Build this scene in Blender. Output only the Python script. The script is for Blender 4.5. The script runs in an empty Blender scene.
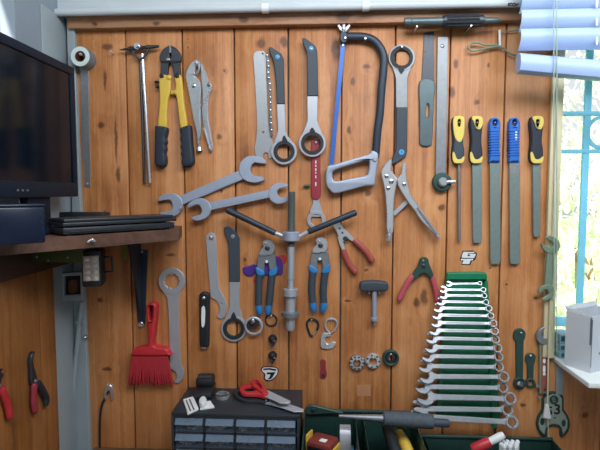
import bpy, bmesh, math, random
from mathutils import Vector, Matrix, Euler
from mathutils.geometry import tessellate_polygon
random.seed(7)
scene = bpy.context.scene
COL = scene.collection
PI = math.pi
rad = math.radians

# ------------------------------------------------------------------ camera
F = 480.0
CAM = Vector((0.0, -1.2, 1.5))
ROT = (Matrix.Rotation(rad(3.0), 3, 'Z') @ Matrix.Rotation(rad(90 - 4.0), 3, 'X'))
cd = bpy.data.cameras.new('camera')
cd.sensor_width = 36
cd.lens = 36 * F / 600
cd.clip_start = 0.02
cam = bpy.data.objects.new('camera', cd)
cam.matrix_world = Matrix.Translation(CAM) @ ROT.to_4x4()
COL.objects.link(cam)
scene.camera = cam

def ray(px, py):
    return ROT @ Vector(((px - 300) / F, (225 - py) / F, -1))
def P(px, py, d=0.0):
    r = ray(px, py); t = (-d - CAM.y) / r.y
    return CAM + r * t
def PZ(px, py, z):
    r = ray(px, py); t = (z - CAM.z) / r.z
    return CAM + r * t
def PX(px, py, x):
    r = ray(px, py); t = (x - CAM.x) / r.x
    return CAM + r * t
def mm(d=0.0):           # metres per photo pixel at a distance d in front of the wall
    return (1.2 - d) / F

class Wall:              # faces the room; u = X, v = Z, w = towards the room
    def __init__(s, back=0.0): s.b = back
    def uv(s, px, py, w):
        p = P(px, py, s.b + w); return (p.x, p.z)
    def at(s, u, v, w): return Vector((u, -(s.b + w), v))
class Table:             # faces up
    def __init__(s, z): s.z = z
    def uv(s, px, py, w):
        p = PZ(px, py, s.z + w); return (p.x, p.y)
    def at(s, u, v, w): return Vector((u, v, s.z + w))
class Side:              # left wall, faces +X
    def __init__(s, x): s.x = x
    def uv(s, px, py, w):
        p = PX(px, py, s.x + w); return (p.y, p.z)
    def at(s, u, v, w): return Vector((s.x + w, u, v))
class Loc:               # own frame, metres
    def __init__(s, m): s.m = m
    def uv(s, a, b, w): return (a, b)
    def at(s, u, v, w): return s.m @ Vector((u, v, w))

# ------------------------------------------------------------------ outlines
def circ(cx, cy, r, n=28, ry=None, a0=0.0):
    ry = r if ry is None else ry
    return [(cx + r * math.cos(a0 + 2 * PI * i / n), cy + ry * math.sin(a0 + 2 * PI * i / n)) for i in range(n)]
def smooth(pts, n=4, closed=True):
    out = []; m = len(pts)
    rng = range(m) if closed else range(m - 1)
    for i in rng:
        if closed:
            a, b, c, d = pts[i - 1], pts[i], pts[(i + 1) % m], pts[(i + 2) % m]
        else:
            a, b, c, d = pts[max(i - 1, 0)], pts[i], pts[i + 1], pts[min(i + 2, m - 1)]
        for k in range(n):
            t = k / n
            out.append(tuple(0.5 * (2 * b[j] + (c[j] - a[j]) * t + (2 * a[j] - 5 * b[j] + 4 * c[j] - d[j]) * t * t
                                    + (3 * b[j] - a[j] - 3 * c[j] + d[j]) * t ** 3) for j in range(len(b))))
    if not closed: out.append(tuple(pts[-1]))
    return out
def strip(p0, p1, w0, w1=None, r0=False, r1=False):
    w1 = w0 if w1 is None else w1
    dx, dy = p1[0] - p0[0], p1[1] - p0[1]; l = math.hypot(dx, dy); dx /= l; dy /= l
    nx, ny = -dy, dx; out = []
    def cap(p, w, sgn):
        for i in range(9):
            a = -PI / 2 + PI * i / 8
            c, s_ = math.cos(a) * w / 2, math.sin(a) * w / 2
            out.append((p[0] + sgn * (dx * c + nx * -s_ * -1), p[1] + sgn * (dy * c + ny * s_)))
    if r1: cap(p1, w1, 1)
    else: out += [(p1[0] - nx * w1 / 2, p1[1] - ny * w1 / 2), (p1[0] + nx * w1 / 2, p1[1] + ny * w1 / 2)]
    if r0: cap(p0, w0, -1)
    else: out += [(p0[0] + nx * w0 / 2, p0[1] + ny * w0 / 2), (p0[0] - nx * w0 / 2, p0[1] - ny * w0 / 2)]
    return out
def ribbon(path, widths):
    m = len(path); L = []; R = []
    for i, p in enumerate(path):
        a = path[max(i - 1, 0)]; b = path[min(i + 1, m - 1)]
        dx, dy = b[0] - a[0], b[1] - a[1]; l = math.hypot(dx, dy) or 1
        w = widths[i] if hasattr(widths, '__len__') else widths
        L.append((p[0] - dy / l * w / 2, p[1] + dx / l * w / 2)); R.append((p[0] + dy / l * w / 2, p[1] - dx / l * w / 2))
    return L + R[::-1]
def jaw_head(cx, cy, r, ang, w, depth=0.05, reach=1.12, n=26):
    """open-end spanner head: jaw opens towards ang (in the outline's own axes)"""
    ca, sa = math.cos(ang), math.sin(ang); h = w / 2 / r
    def loc(u, v): return (cx + u * r * ca - v * r * sa, cy + u * r * sa + v * r * ca)
    side = [(reach, h + .13), (.92, .74), (.66, .9), (.3, 1.0), (-.08, 1.0), (-.42, .92), (-.72, .72), (-.95, .42)]
    top = smooth([loc(u, v) for u, v in side], 3, False); bot = smooth([loc(u, -v) for u, v in side[::-1]], 3, False)
    slot = [(reach * .99, -h), (-depth + .16, -h), (-depth - .02, -h * .72), (-depth - .1, -h * .25), (-depth - .1, h * .25), (-depth - .02, h * .72), (-depth + .16, h), (reach * .99, h)]
    return top + [loc(-1.02, .15), loc(-1.02, -.15)] + bot + [loc(u, v) for u, v in slot]
def poly12(cx, cy, r, n=12, k=0.86, a0=0.0):
    return [(cx + (r if i % 2 == 0 else r * k) * math.cos(a0 + PI * i / n), cy + (r if i % 2 == 0 else r * k) * math.sin(a0 + PI * i / n)) for i in range(2 * n)]

def area2(p):
    return sum(p[i - 1][0] * p[i][1] - p[i][0] * p[i - 1][1] for i in range(len(p)))
def inset(p, b):
    n = len(p); out = []
    for i in range(n):
        a, c, d = p[i - 1], p[i], p[(i + 1) % n]
        e1 = (c[0] - a[0], c[1] - a[1]); e2 = (d[0] - c[0], d[1] - c[1])
        l1 = math.hypot(*e1) or 1e-9; l2 = math.hypot(*e2) or 1e-9
        n1 = (-e1[1] / l1, e1[0] / l1); n2 = (-e2[1] / l2, e2[0] / l2)
        mx, my = n1[0] + n2[0], n1[1] + n2[1]; q = mx * mx + my * my
        k = 2 / max(q, 0.7)
        out.append((c[0] + mx * b * k / 1.0 * 0.5 * 1.0 * 1.0 if False else c[0] + mx * b / max(q / 2, 0.45), c[1] + my * b / max(q / 2, 0.45)))
    return out

# ------------------------------------------------------------------ mesh builder
class MB:
    def __init__(s): s.v = []; s.f = []
    def face(s, idx): s.f.append(tuple(idx))
    def add(s, vs):
        i = len(s.v); s.v += [Vector(v) for v in vs]; return i
    def plate(s, pl, outline, holes=(), t=0.005, bev=0.0008, w0=0.0, seg=None):
        loops = []
        for k, o in enumerate([outline] + list(holes)):
            q = [pl.uv(x, y, w0 + t) for x, y in o]
            q = [c for i, c in enumerate(q) if math.hypot(c[0] - q[i - 1][0], c[1] - q[i - 1][1]) > 1e-5]
            if (area2(q) > 0) != (k == 0): q.reverse()
            loops.append(q)
        seg = seg or (4 if bev > 0.0022 else 1)
        lev = [(0.0, 0.0)] + [(bev * (1 - math.cos(PI / 2 * i / seg)), t - bev + bev * math.sin(PI / 2 * i / seg)) for i in range(seg + 1)]
        rings = []
        for q in loops:
            rr = []
            for b, w in lev:
                qq = inset(q, b) if b > 0 else q
                rr.append((s.add([pl.at(u, v, w0 + w) for u, v in qq]), qq))
            n = len(q)
            for a, b_ in zip(rr, rr[1:]):
                for i in range(n):
                    j = (i + 1) % n
                    s.face((a[0] + i, a[0] + j, b_[0] + j, b_[0] + i))
            rings.append(rr)
        for which in (0, -1):
            flat = []; idx = []
            for rr in rings:
                st, qq = rr[which]
                flat.append([Vector((u, v, 0)) for u, v in (rings[rings.index(rr)][0][1])]); idx += list(range(st, st + len(qq)))
            for tri in tessellate_polygon(flat):
                s.face([idx[k] for k in tri])
        return s
    def box(s, lo, hi, m=None):
        x0, y0, z0 = lo; x1, y1, z1 = hi
        c = [(x0, y0, z0), (x1, y0, z0), (x1, y1, z0), (x0, y1, z0), (x0, y0, z1), (x1, y0, z1), (x1, y1, z1), (x0, y1, z1)]
        c = [Vector(q) for q in c]
        if m is not None: c = [m @ q for q in c]
        i = s.add(c)
        for f in ((0, 3, 2, 1), (4, 5, 6, 7), (0, 1, 5, 4), (1, 2, 6, 5), (2, 3, 7, 6), (3, 0, 4, 7)): s.face([i + k for k in f])
        return s
    def bbox(s, lo, hi, b=0.002, m=None):     # box with chamfered edges
        bm = bmesh.new(); bmesh.ops.create_cube(bm, size=1)
        for v in bm.verts:
            v.co = Vector([(lo[k] + hi[k]) / 2 + v.co[k] * (hi[k] - lo[k]) for k in range(3)])
        bmesh.ops.bevel(bm, geom=bm.edges[:], offset=b, segments=2, affect='EDGES', profile=0.5)
        bm.verts.index_update()
        i = s.add([(m @ v.co) if m is not None else v.co.copy() for v in bm.verts])
        for f in bm.faces: s.face([i + v.index for v in f.verts])
        bm.free(); return s
    def prism(s, pts, z0, z1):                # top view polygon
        loop = list(pts)
        if area2(loop) < 0: loop.reverse()
        n = len(loop); a = s.add([(x, y, z0) for x, y in loop]); b = s.add([(x, y, z1) for x, y in loop])
        for i in range(n): s.face((a + i, a + (i + 1) % n, b + (i + 1) % n, b + i))
        s.face([a + i for i in range(n)][::-1]); s.face([b + i for i in range(n)])
        return s
    def sweep(s, pts, radii, n=12, flat=1.0, up=Vector((0, -1, 0)), closed=False):
        pts = [Vector(p) for p in pts]; m = len(pts)
        if not hasattr(radii, '__len__'): radii = [radii] * m
        prev = None; st = []
        for i, p in enumerate(pts):
            a = pts[i - 1] if (closed or i > 0) else p; b = pts[(i + 1) % m] if (closed or i < m - 1) else p
            d = b - a
            if d.length < 1e-7: d = prev or Vector((0, 0, 1))
            d.normalize(); prev = d
            u = up - d * up.dot(d)
            if u.length < 1e-3: u = Vector((0.3, 0.2, 1)) - d * Vector((0.3, 0.2, 1)).dot(d)
            u.normalize(); v = d.cross(u)
            st.append(s.add([p + (u * math.cos(2 * PI * k / n) * flat + v * math.sin(2 * PI * k / n)) * radii[i] for k in range(n)]))
        for i in range(m if closed else m - 1):
            a, b = st[i], st[(i + 1) % m]
            for k in range(n):
                l = (k + 1) % n; s.face((a + k, a + l, b + l, b + k))
        if not closed:
            s.face([st[0] + k for k in range(n)][::-1]); s.face([st[-1] + k for k in range(n)])
        return s
    def lathe(s, p0, p1, prof, n=20):
        """prof: (t along p0->p1, radius in metres)"""
        p0 = Vector(p0); p1 = Vector(p1); d = (p1 - p0).normalized()
        u = Vector((0, -1, 0)); u = u - d * u.dot(d)
        if u.length < 1e-3: u = Vector((1, 0, 0)) - d * d.x
        u.normalize(); v = d.cross(u); st = []
        for t, r in prof:
            c = p0.lerp(p1, t)
            st.append(s.add([c + (u * math.cos(2 * PI * k / n) + v * math.sin(2 * PI * k / n)) * r for k in range(n)]))
        for a, b in zip(st, st[1:]):
            for k in range(n):
                l = (k + 1) % n; s.face((a + k, a + l, b + l, b + k))
        s.face([st[0] + k for k in range(n)][::-1]); s.face([st[-1] + k for k in range(n)])
        return s
    def ring(s, c, axis, prof, n=36):
        """closed profile (r, h) turned about axis through c"""
        c = Vector(c); d = Vector(axis).normalized()
        u = Vector((0, 0, 1)) - d * d.z
        if u.length < 1e-3: u = Vector((1, 0, 0))
        u.normalize(); v = d.cross(u); m = len(prof); st = []
        for k in range(n):
            a = 2 * PI * k / n; e = u * math.cos(a) + v * math.sin(a)
            st.append(s.add([c + e * r + d * h for r, h in prof]))
        for k in range(n):
            a, b = st[k], st[(k + 1) % n]
            for i in range(m):
                j = (i + 1) % m; s.face((a + i, b + i, b + j, a + j))
        return s
    def ball(s, c, r, n=12, sc=(1, 1, 1)):
        c = Vector(c); st = []
        rows = n // 2
        for i in range(1, rows):
            a = PI * i / rows
            st.append(s.add([c + Vector((r * math.sin(a) * math.cos(2 * PI * k / n) * sc[0], r * math.sin(a) * math.sin(2 * PI * k / n) * sc[1], r * math.cos(a) * sc[2])) for k in range(n)]))
        for a, b in zip(st, st[1:]):
            for k in range(n):
                l = (k + 1) % n; s.face((a + k, a + l, b + l, b + k))
        t = s.add([c + Vector((0, 0, r * sc[2]))]); b = s.add([c - Vector((0, 0, r * sc[2]))])
        for k in range(n):
            l = (k + 1) % n; s.face((t, st[0] + k, st[0] + l)); s.face((b, st[-1] + l, st[-1] + k))
        return s
    def build(s, name, mat, parent=None, angle=35):
        me = bpy.data.meshes.new(name)
        me.from_pydata([tuple(v) for v in s.v], [], s.f)
        bm = bmesh.new(); bm.from_mesh(me)
        bmesh.ops.recalc_face_normals(bm, faces=bm.faces[:])
        bm.to_mesh(me); bm.free()
        me.polygons.foreach_set('use_smooth', [True] * len(me.polygons))
        me.set_sharp_from_angle(angle=rad(angle))
        if mat: me.materials.append(mat)
        o = bpy.data.objects.new(name, me); COL.objects.link(o)
        if parent is not None: o.parent = parent
        return o

ROOTS = []
def thing(name, label, cat, group=None):
    o = bpy.data.objects.new(name, None); o.empty_display_size = 0.02; COL.objects.link(o)
    o['label'] = label; o['category'] = cat
    if group: o['group'] = group
    ROOTS.append(o); return o
def solo(mb, name, mat, label, cat, group=None, kind=None, angle=35):
    o = mb.build(name, mat, None, angle); o['label'] = label; o['category'] = cat
    if group: o['group'] = group
    if kind: o['kind'] = kind
    ROOTS.append(o); return o
def struct(mb, name, mat, angle=35):
    o = mb.build(name, mat, None, angle); o['kind'] = 'structure'; return o
def kids(o):
    out = []
    for c in o.children: out.append(c); out += kids(c)
    return out
def settle():
    bpy.context.view_layer.update()
    for r in ROOTS:
        ms = [o for o in [r] + kids(r) if o.type == 'MESH']
        pts = [v.co for o in ms for v in o.data.vertices]
        lo = Vector([min(p[k] for p in pts) for k in range(3)]); hi = Vector([max(p[k] for p in pts) for k in range(3)])
        if -0.0016 < hi.y < 0.0001 and lo.z > 0.5:      # hangs flat on the boards: seat it on them
            for o in ms: o.data.transform(Matrix.Translation((0, 0.0003 - hi.y, 0)))
            lo.y += 0.0003 - hi.y; hi.y = 0.0003
        c = Vector(((lo.x + hi.x) / 2, (lo.y + hi.y) / 2, lo.z))
        for o in ms: o.data.transform(Matrix.Translation(-c))
        r.location = c

# ------------------------------------------------------------------ materials
def lin(c):
    return tuple((x / 12.92 if x <= 0.04045 else ((x + 0.055) / 1.055) ** 2.4) for x in c)
def rgb(h):
    return lin([int(h[i:i + 2], 16) / 255 for i in (0, 2, 4)])
def mat(name, hexc, rough=0.5, metal=0.0, var=0.12, scale=60.0, bump=0.0, spec=0.5, trans=0.0, coat=0.0, alpha=1.0, emit=0.0):
    m = bpy.data.materials.new(name); m.use_nodes = True; nt = m.node_tree; n = nt.nodes; L = nt.links
    b = n['Principled BSDF']
    b.inputs['Roughness'].default_value = rough; b.inputs['Metallic'].default_value = metal
    b.inputs['Specular IOR Level'].default_value = spec
    b.inputs['Transmission Weight'].default_value = trans; b.inputs['Coat Weight'].default_value = coat
    b.inputs['Alpha'].default_value = alpha
    c = rgb(hexc)
    tc = n.new('ShaderNodeTexCoord'); nz = n.new('ShaderNodeTexNoise'); nz.inputs['Scale'].default_value = scale; nz.inputs['Detail'].default_value = 4
    L.new(tc.outputs['Object'], nz.inputs['Vector'])
    mx = n.new('ShaderNodeMix'); mx.data_type = 'RGBA'
    mx.inputs['A'].default_value = (*[x * (1 - var) for x in c], 1); mx.inputs['B'].default_value = (*[min(1, x * (1 + var)) for x in c], 1)
    L.new(nz.outputs['Fac'], mx.inputs['Factor']); L.new(mx.outputs['Result'], b.inputs['Base Color'])
    mr = n.new('ShaderNodeMapRange'); rv = 0.03 if metal > 0.4 else 0.08; mr.inputs['To Min'].default_value = max(0.02, rough - rv); mr.inputs['To Max'].default_value = min(1, rough + rv)
    L.new(nz.outputs['Fac'], mr.inputs['Value']); L.new(mr.outputs['Result'], b.inputs['Roughness'])
    if bump:
        bp = n.new('ShaderNodeBump'); bp.inputs['Strength'].default_value = bump; bp.inputs['Distance'].default_value = 0.001
        L.new(nz.outputs['Fac'], bp.inputs['Height']); L.new(bp.outputs['Normal'], b.inputs['Normal'])
    return m

def wood(name, lightc, midc, darkc, knots=(), axis='Z', rough=0.5):
    """pine boards: stretched grain, per-board offset (face attribute 'board'), knots at given places"""
    m = bpy.data.materials.new(name); m.use_nodes = True; nt = m.node_tree; n = nt.nodes; L = nt.links
    b = n['Principled BSDF']; b.inputs['Roughness'].default_value = rough
    geo = n.new('ShaderNodeNewGeometry'); at = n.new('ShaderNodeAttribute'); at.attribute_name = 'board'
    def vm(op, a, v=None):
        k = n.new('ShaderNodeVectorMath'); k.operation = op; L.new(a, k.inputs[0])
        if v is not None:
            if isinstance(v, tuple): k.inputs[1].default_value = v
            else: L.new(v, k.inputs[1])
        return k
    def ma(op, a, v=None):
        k = n.new('ShaderNodeMath'); k.operation = op; L.new(a, k.inputs[0])
        if v is not None:
            if isinstance(v, (int, float)): k.inputs[1].default_value = v
            else: L.new(v, k.inputs[1])
        return k.outputs[0]
    off = n.new('ShaderNodeCombineXYZ'); L.new(ma('MULTIPLY', at.outputs['Fac'], 7.31), off.inputs[1]); L.new(ma('MULTIPLY', at.outputs['Fac'], 3.7), off.inputs[0])
    # knot field
    dist = None
    warp = n.new('ShaderNodeTexNoise'); warp.inputs['Scale'].default_value = 45; warp.inputs['Detail'].default_value = 3
    L.new(geo.outputs['Position'], warp.inputs['Vector'])
    wv = vm('MULTIPLY', vm('SUBTRACT', warp.outputs['Color'], (0.5, 0.5, 0.5)).outputs[0], (0.012, 0.012, 0.012))
    pos = vm('ADD', geo.outputs['Position'], wv.outputs[0])
    for (kx, kz, rx, rz) in knots:
        k = n.new('ShaderNodeVectorMath'); k.operation = 'MULTIPLY_ADD'
        L.new(pos.outputs[0], k.inputs[0]); k.inputs[1].default_value = (1 / rx, 0, 1 / rz); k.inputs[2].default_value = (-kx / rx, 0, -kz / rz)
        ln = n.new('ShaderNodeVectorMath'); ln.operation = 'LENGTH'; L.new(k.outputs[0], ln.inputs[0])
        dist = ln.outputs['Value'] if dist is None else ma('MINIMUM', dist, ln.outputs['Value'])
    # grain
    st = {'Z': (55.0, 55.0, 2.2), 'X': (2.2, 55.0, 55.0), 'Y': (55.0, 2.2, 55.0)}[axis]
    fine = {'Z': (420.0, 420.0, 7.0), 'X': (7.0, 420.0, 420.0), 'Y': (420.0, 7.0, 420.0)}[axis]
    gv = vm('ADD', vm('MULTIPLY', pos.outputs[0], st).outputs[0], off.outputs[0])
    if dist is not None:
        bend = n.new('ShaderNodeMapRange'); bend.inputs['From Min'].default_value = 0; bend.inputs['From Max'].default_value = 4; bend.inputs['To Min'].default_value = 0.8; bend.inputs['To Max'].default_value = 0
        L.new(dist, bend.inputs['Value'])
        bc = n.new('ShaderNodeCombineXYZ'); L.new(bend.outputs[0], bc.inputs[0]); L.new(bend.outputs[0], bc.inputs[2])
        gv = vm('ADD', gv.outputs[0], bc.outputs[0])
    g1 = n.new('ShaderNodeTexNoise'); g1.inputs['Scale'].default_value = 1; g1.inputs['Detail'].default_value = 5; g1.inputs['Distortion'].default_value = 0.6
    L.new(gv.outputs[0], g1.inputs['Vector'])
    g2 = n.new('ShaderNodeTexNoise'); g2.inputs['Scale'].default_value = 1; g2.inputs['Detail'].default_value = 2
    L.new(vm('ADD', vm('MULTIPLY', geo.outputs['Position'], fine).outputs[0], off.outputs[0]).outputs[0], g2.inputs['Vector'])
    g3 = n.new('ShaderNodeTexNoise'); g3.inputs['Scale'].default_value = 7; g3.inputs['Detail'].default_value = 4
    L.new(vm('ADD', geo.outputs['Position'], off.outputs[0]).outputs[0], g3.inputs['Vector'])
    s = ma('ADD', ma('MULTIPLY', g1.outputs['Fac'], 0.42), ma('ADD', ma('MULTIPLY', g2.outputs['Fac'], 0.22), ma('MULTIPLY', g3.outputs['Fac'], 0.41)))
    s = ma('ADD', s, ma('MULTIPLY', ma('SUBTRACT', ma('FRACT', ma('MULTIPLY', at.outputs['Fac'], 5.77)), 0.5), 0.07))
    cr = n.new('ShaderNodeValToRGB'); cr.color_ramp.elements[0].position = 0.32; cr.color_ramp.elements[0].color = (*rgb(darkc), 1)
    cr.color_ramp.elements[1].position = 0.70; cr.color_ramp.elements[1].color = (*rgb(lightc), 1)
    e = cr.color_ramp.elements.new(0.50); e.color = (*rgb(midc), 1)
    L.new(s, cr.inputs['Fac']); colour = cr.outputs['Color']
    if dist is not None:
        kr = n.new('ShaderNodeValToRGB'); E = kr.color_ramp.elements
        E[0].position = 0.0; E[0].color = (0.16, 0.15, 0.15, 1); E[1].position = 0.85; E[1].color = (1, 1, 1, 1)
        q = E.new(0.45); q.color = (0.24, 0.19, 0.17, 1); q = E.new(0.6); q.color = (0.6, 0.53, 0.48, 1)
        dd = ma('MULTIPLY', dist, 0.68); L.new(dd, kr.inputs['Fac'])
        mx = n.new('ShaderNodeMix'); mx.data_type = 'RGBA'; mx.blend_type = 'MULTIPLY'; mx.inputs['Factor'].default_value = 0.85
        L.new(colour, mx.inputs['A']); L.new(kr.outputs['Color'], mx.inputs['B']); colour = mx.outputs['Result']
    L.new(colour, b.inputs['Base Color'])
    bp = n.new('ShaderNodeBump'); bp.inputs['Strength'].default_value = 0.25; bp.inputs['Distance'].default_value = 0.001
    L.new(ma('ADD', g2.outputs['Fac'], g1.outputs['Fac']), bp.inputs['Height']); L.new(bp.outputs['Normal'], b.inputs['Normal'])
    return m

M = {}
M['steel'] = mat('satin_steel', 'b6bac3', 0.4, 0.45, 0.06, 80)
M['chainsteel'] = mat('chain_steel', '6f7276', 0.4, 0.8, 0.2, 200)
M['blade'] = mat('scissor_steel', 'b9c2cc', 0.35, 0.35, 0.05, 60)
M['chrome'] = mat('chrome', 'c4c9d2', 0.22, 1.0, 0.04, 60)
M['nickel'] = mat('nickel_plate', 'd0d3d8', 0.28, 0.75, 0.05, 60)
M['alu'] = mat('blue_grey_aluminium', 'a9b3c6', 0.5, 0.45, 0.06, 60)
M['dsteel'] = mat('dark_steel', '4a4e55', 0.42, 0.7, 0.2, 90)
M['gsteel'] = mat('weathered_steel', '8d9297', 0.5, 0.7, 0.2, 70)
M['black'] = mat('black_plastic', '1f2328', 0.45, 0.0, 0.2, 60)
M['rubber'] = mat('black_rubber', '24282d', 0.65, 0.0, 0.2, 90, 0.1)
M['grip'] = mat('slate_grip', '3a444f', 0.55, 0.0, 0.12, 90)
M['navygrip'] = mat('navy_rubber', '262e3b', 0.6, 0.0, 0.12, 90)
M['yellow'] = mat('yellow_paint', 'd9b548', 0.42, 0.0, 0.1, 50)
M['paleyellow'] = mat('yellow_plastic', 'e6cf6a', 0.45, 0.0, 0.05, 50)
M['blue'] = mat('blue_plastic', '2a6cc4', 0.42, 0.0, 0.1, 50)
M['bladeblue'] = mat('blue_blade_paint', '2f66b8', 0.4, 0.2, 0.12, 60)
M['cyanblue'] = mat('bright_blue_rubber', '2f7cb8', 0.5, 0.0, 0.1, 60)
M['dotblue'] = mat('light_blue_eyelet', '4aa8e0', 0.4, 0.0, 0.05, 60)
M['red'] = mat('red_plastic', 'c03038', 0.42, 0.0, 0.1, 50)
M['brick'] = mat('brick_red_vinyl', 'a04a42', 0.42, 0.0, 0.12, 50)
M['wine'] = mat('wine_red_paint', '96303c', 0.45, 0.0, 0.12, 50)
M['pinkred'] = mat('pinkish_red_vinyl', 'b8505c', 0.42, 0.0, 0.12, 50)
M['bristle'] = mat('red_bristle', 'b02a36', 0.6, 0.0, 0.3, 200)
M['green'] = mat('green_rack_plastic', '0f7a52', 0.4, 0.0, 0.1, 40)
M['boxgreen'] = mat('dark_green_enamel', '22403a', 0.42, 0.1, 0.2, 40)
M['gtool'] = mat('green_and_hazed_black_steel', '33504a', 0.5, 0.3, 0.2, 60)  # dark green parts; on black wrenches the green stands in for window haze
M['paint'] = mat('grey_white_paint', 'c4ccd2', 0.6, 0.0, 0.08, 12)
M['upper'] = mat('painted_plaster', '8c98a4', 0.75, 0.0, 0.15, 9, 0.1)
M['post'] = mat('grey_blue_paint', '98a4aa', 0.55, 0.0, 0.12, 14)
M['white'] = mat('white_plastic', 'e8ecee', 0.45, 0.0, 0.04, 30)
M['paper'] = mat('white_paper', 'e6e8ea', 0.8, 0.0, 0.05, 30)
M['screen'] = mat('monitor_glass', '071420', 0.14, 0.0, 0.05, 10, spec=0.25)
M['bezel'] = mat('dark_bezel_plastic', '142231', 0.5, 0.0, 0.1, 30, spec=0.2)
M['bluebox'] = mat('navy_box_plastic', '131d33', 0.3, 0.0, 0.15, 30)
M['device'] = mat('dark_grey_device_plastic', '262b31', 0.4, 0.0, 0.12, 40)
M['tape'] = mat('pale_tape', 'cfe0e0', 0.5, 0.0, 0.05, 40)
M['tapeside'] = mat('grey_cloth_tape', '77838c', 0.45, 0.15, 0.08, 60)
M['brown'] = mat('brown_card', '6b4028', 0.8, 0.0, 0.15, 40)
M['grille'] = mat('bloom_lightened_blue', '8adcff', 0.5, 0.0, 0.05, 30)  # blue lightened in the base colour to stand in for window bloom
M['casing'] = mat('cream_painted_wood', 'd2cba8', 0.5, 0.0, 0.08, 20)
M['blind'] = mat('blue_grey_blind', 'a9c2ee', 0.4, 0.0, 0.05, 20)  # lightened to carry the glow of daylight behind the slats
M['cord'] = mat('grey_green_cord', 'a8bcae', 0.7, 0.0, 0.1, 100)
M['sill'] = mat('white_sill_paint', 'e4ecee', 0.45, 0.0, 0.04, 20)
M['carton'] = mat('pale_grey_carton', 'ccd3da', 0.7, 0.0, 0.05, 20)
M['bookblue'] = mat('pale_blue_binding', '9fc4d4', 0.6, 0.0, 0.1, 30)
M['teal'] = mat('dark_teal_card', '2f6a72', 0.6, 0.0, 0.1, 30)
M['cabinet'] = mat('charcoal_cabinet_plastic', '2c333a', 0.5, 0.0, 0.15, 50)
M['drawer'] = mat('frosted_drawer_plastic', '6c8096', 0.25, 0.0, 0.06, 30, alpha=0.2)
M['drawerlip'] = mat('drawer_lip_plastic', '7f93aa', 0.25, 0.0, 0.06, 30, alpha=0.55)
M['bits'] = mat('mixed_screws', 'b4b2a8', 0.35, 0.4, 0.35, 150)
M['purple'] = mat('purple_plastic', '4a2f86', 0.4, 0.0, 0.15, 50)
M['redspot'] = mat('red_felt', 'b5322c', 0.7, 0.0, 0.15, 50)
M['led'] = mat('led_lens', 'f2eeea', 0.12, 0.0, 0.05, 80)
M['reflector'] = mat('led_reflector', 'd0c4bc', 0.35, 0.2, 0.15, 120)
M['olive'] = mat('olive_bracket_paint', '3e4c22', 0.55, 0.2, 0.2, 40)
M['brass'] = mat('dull_brass', '9a8c4a', 0.4, 0.6, 0.15, 60)
M['bracket'] = mat('blue_black_bracket_paint', '2a3644', 0.45, 0.2, 0.12, 40)
M['trayfloor'] = mat('black_tray', '14201e', 0.6, 0.0, 0.2, 40)
M['crossgrip'] = mat('grey_knurled_rubber', '4a535c', 0.7, 0.0, 0.5, 150, 1.0)
M['spindle'] = mat('grey_green_spindle', '5e6e72', 0.4, 0.5, 0.15, 60)
M['filesteel'] = mat('file_steel', '8b9a98', 0.45, 0.55, 0.15, 180, 0.1)
M['paleface'] = mat('pale_grey_enamel', '9caaa0', 0.45, 0.1, 0.1, 60)
M['hazetool'] = mat('haze_tinted_steel', '7f9480', 0.5, 0.3, 0.1, 40)  # steel with the pale window haze mixed into its colour
M['redbrown'] = mat('red_brown_gauge_paint', '9a5648', 0.5, 0.0, 0.15, 40)
M['sticker'] = mat('sticker_white', 'dfe3e6', 0.4, 0.0, 0.03, 40)
M['ink'] = mat('sticker_black', '16181b', 0.4, 0.0, 0.1, 40)
M['palewood'] = mat('translucent_tape', 'bf8a64', 0.35, 0.0, 0.06, 60)
M['concrete'] = mat('concrete_floor', '7c7c7a', 0.8, 0.0, 0.15, 8)
M['bench'] = mat('bench_top_wood', '6e5238', 0.6, 0.0, 0.25, 20)
M['leaf'] = mat('overexposed_leaves', 'e8f6d8', 0.6, 0.0, 0.25, 3)  # leaf green paled towards white to stand in for overexposure
M['trunk'] = mat('bark', '6d5a48', 0.9, 0.0, 0.3, 20)
M['thread'] = mat('threaded_steel', '6c7472', 0.4, 0.5, 0.15, 60)
M['wrench'] = mat('polished_wrench_steel', 'ccd2da', 0.26, 0.6, 0.04, 60)
M['whip'] = mat('brushed_plate_steel', 'a4a8ac', 0.45, 0.5, 0.1, 120)
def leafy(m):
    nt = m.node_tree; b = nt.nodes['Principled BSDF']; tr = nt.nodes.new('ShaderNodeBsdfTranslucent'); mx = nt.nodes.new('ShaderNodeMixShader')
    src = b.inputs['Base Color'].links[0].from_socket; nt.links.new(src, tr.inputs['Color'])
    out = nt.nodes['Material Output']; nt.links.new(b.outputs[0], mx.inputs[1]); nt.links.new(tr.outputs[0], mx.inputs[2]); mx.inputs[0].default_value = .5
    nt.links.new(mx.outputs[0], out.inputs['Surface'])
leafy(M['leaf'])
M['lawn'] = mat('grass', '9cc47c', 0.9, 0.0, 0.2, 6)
M['lightblue'] = mat('light_blue_plastic', '7fb4dc', 0.4, 0.0, 0.08, 40)
M['multi'] = mat('printed_red_wrap', '7e3430', 0.5, 0.0, 0.4, 120)
WORLD, LAMP, SUN, EXPO = 0.85, 32.0, 16.0, 0.0
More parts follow.
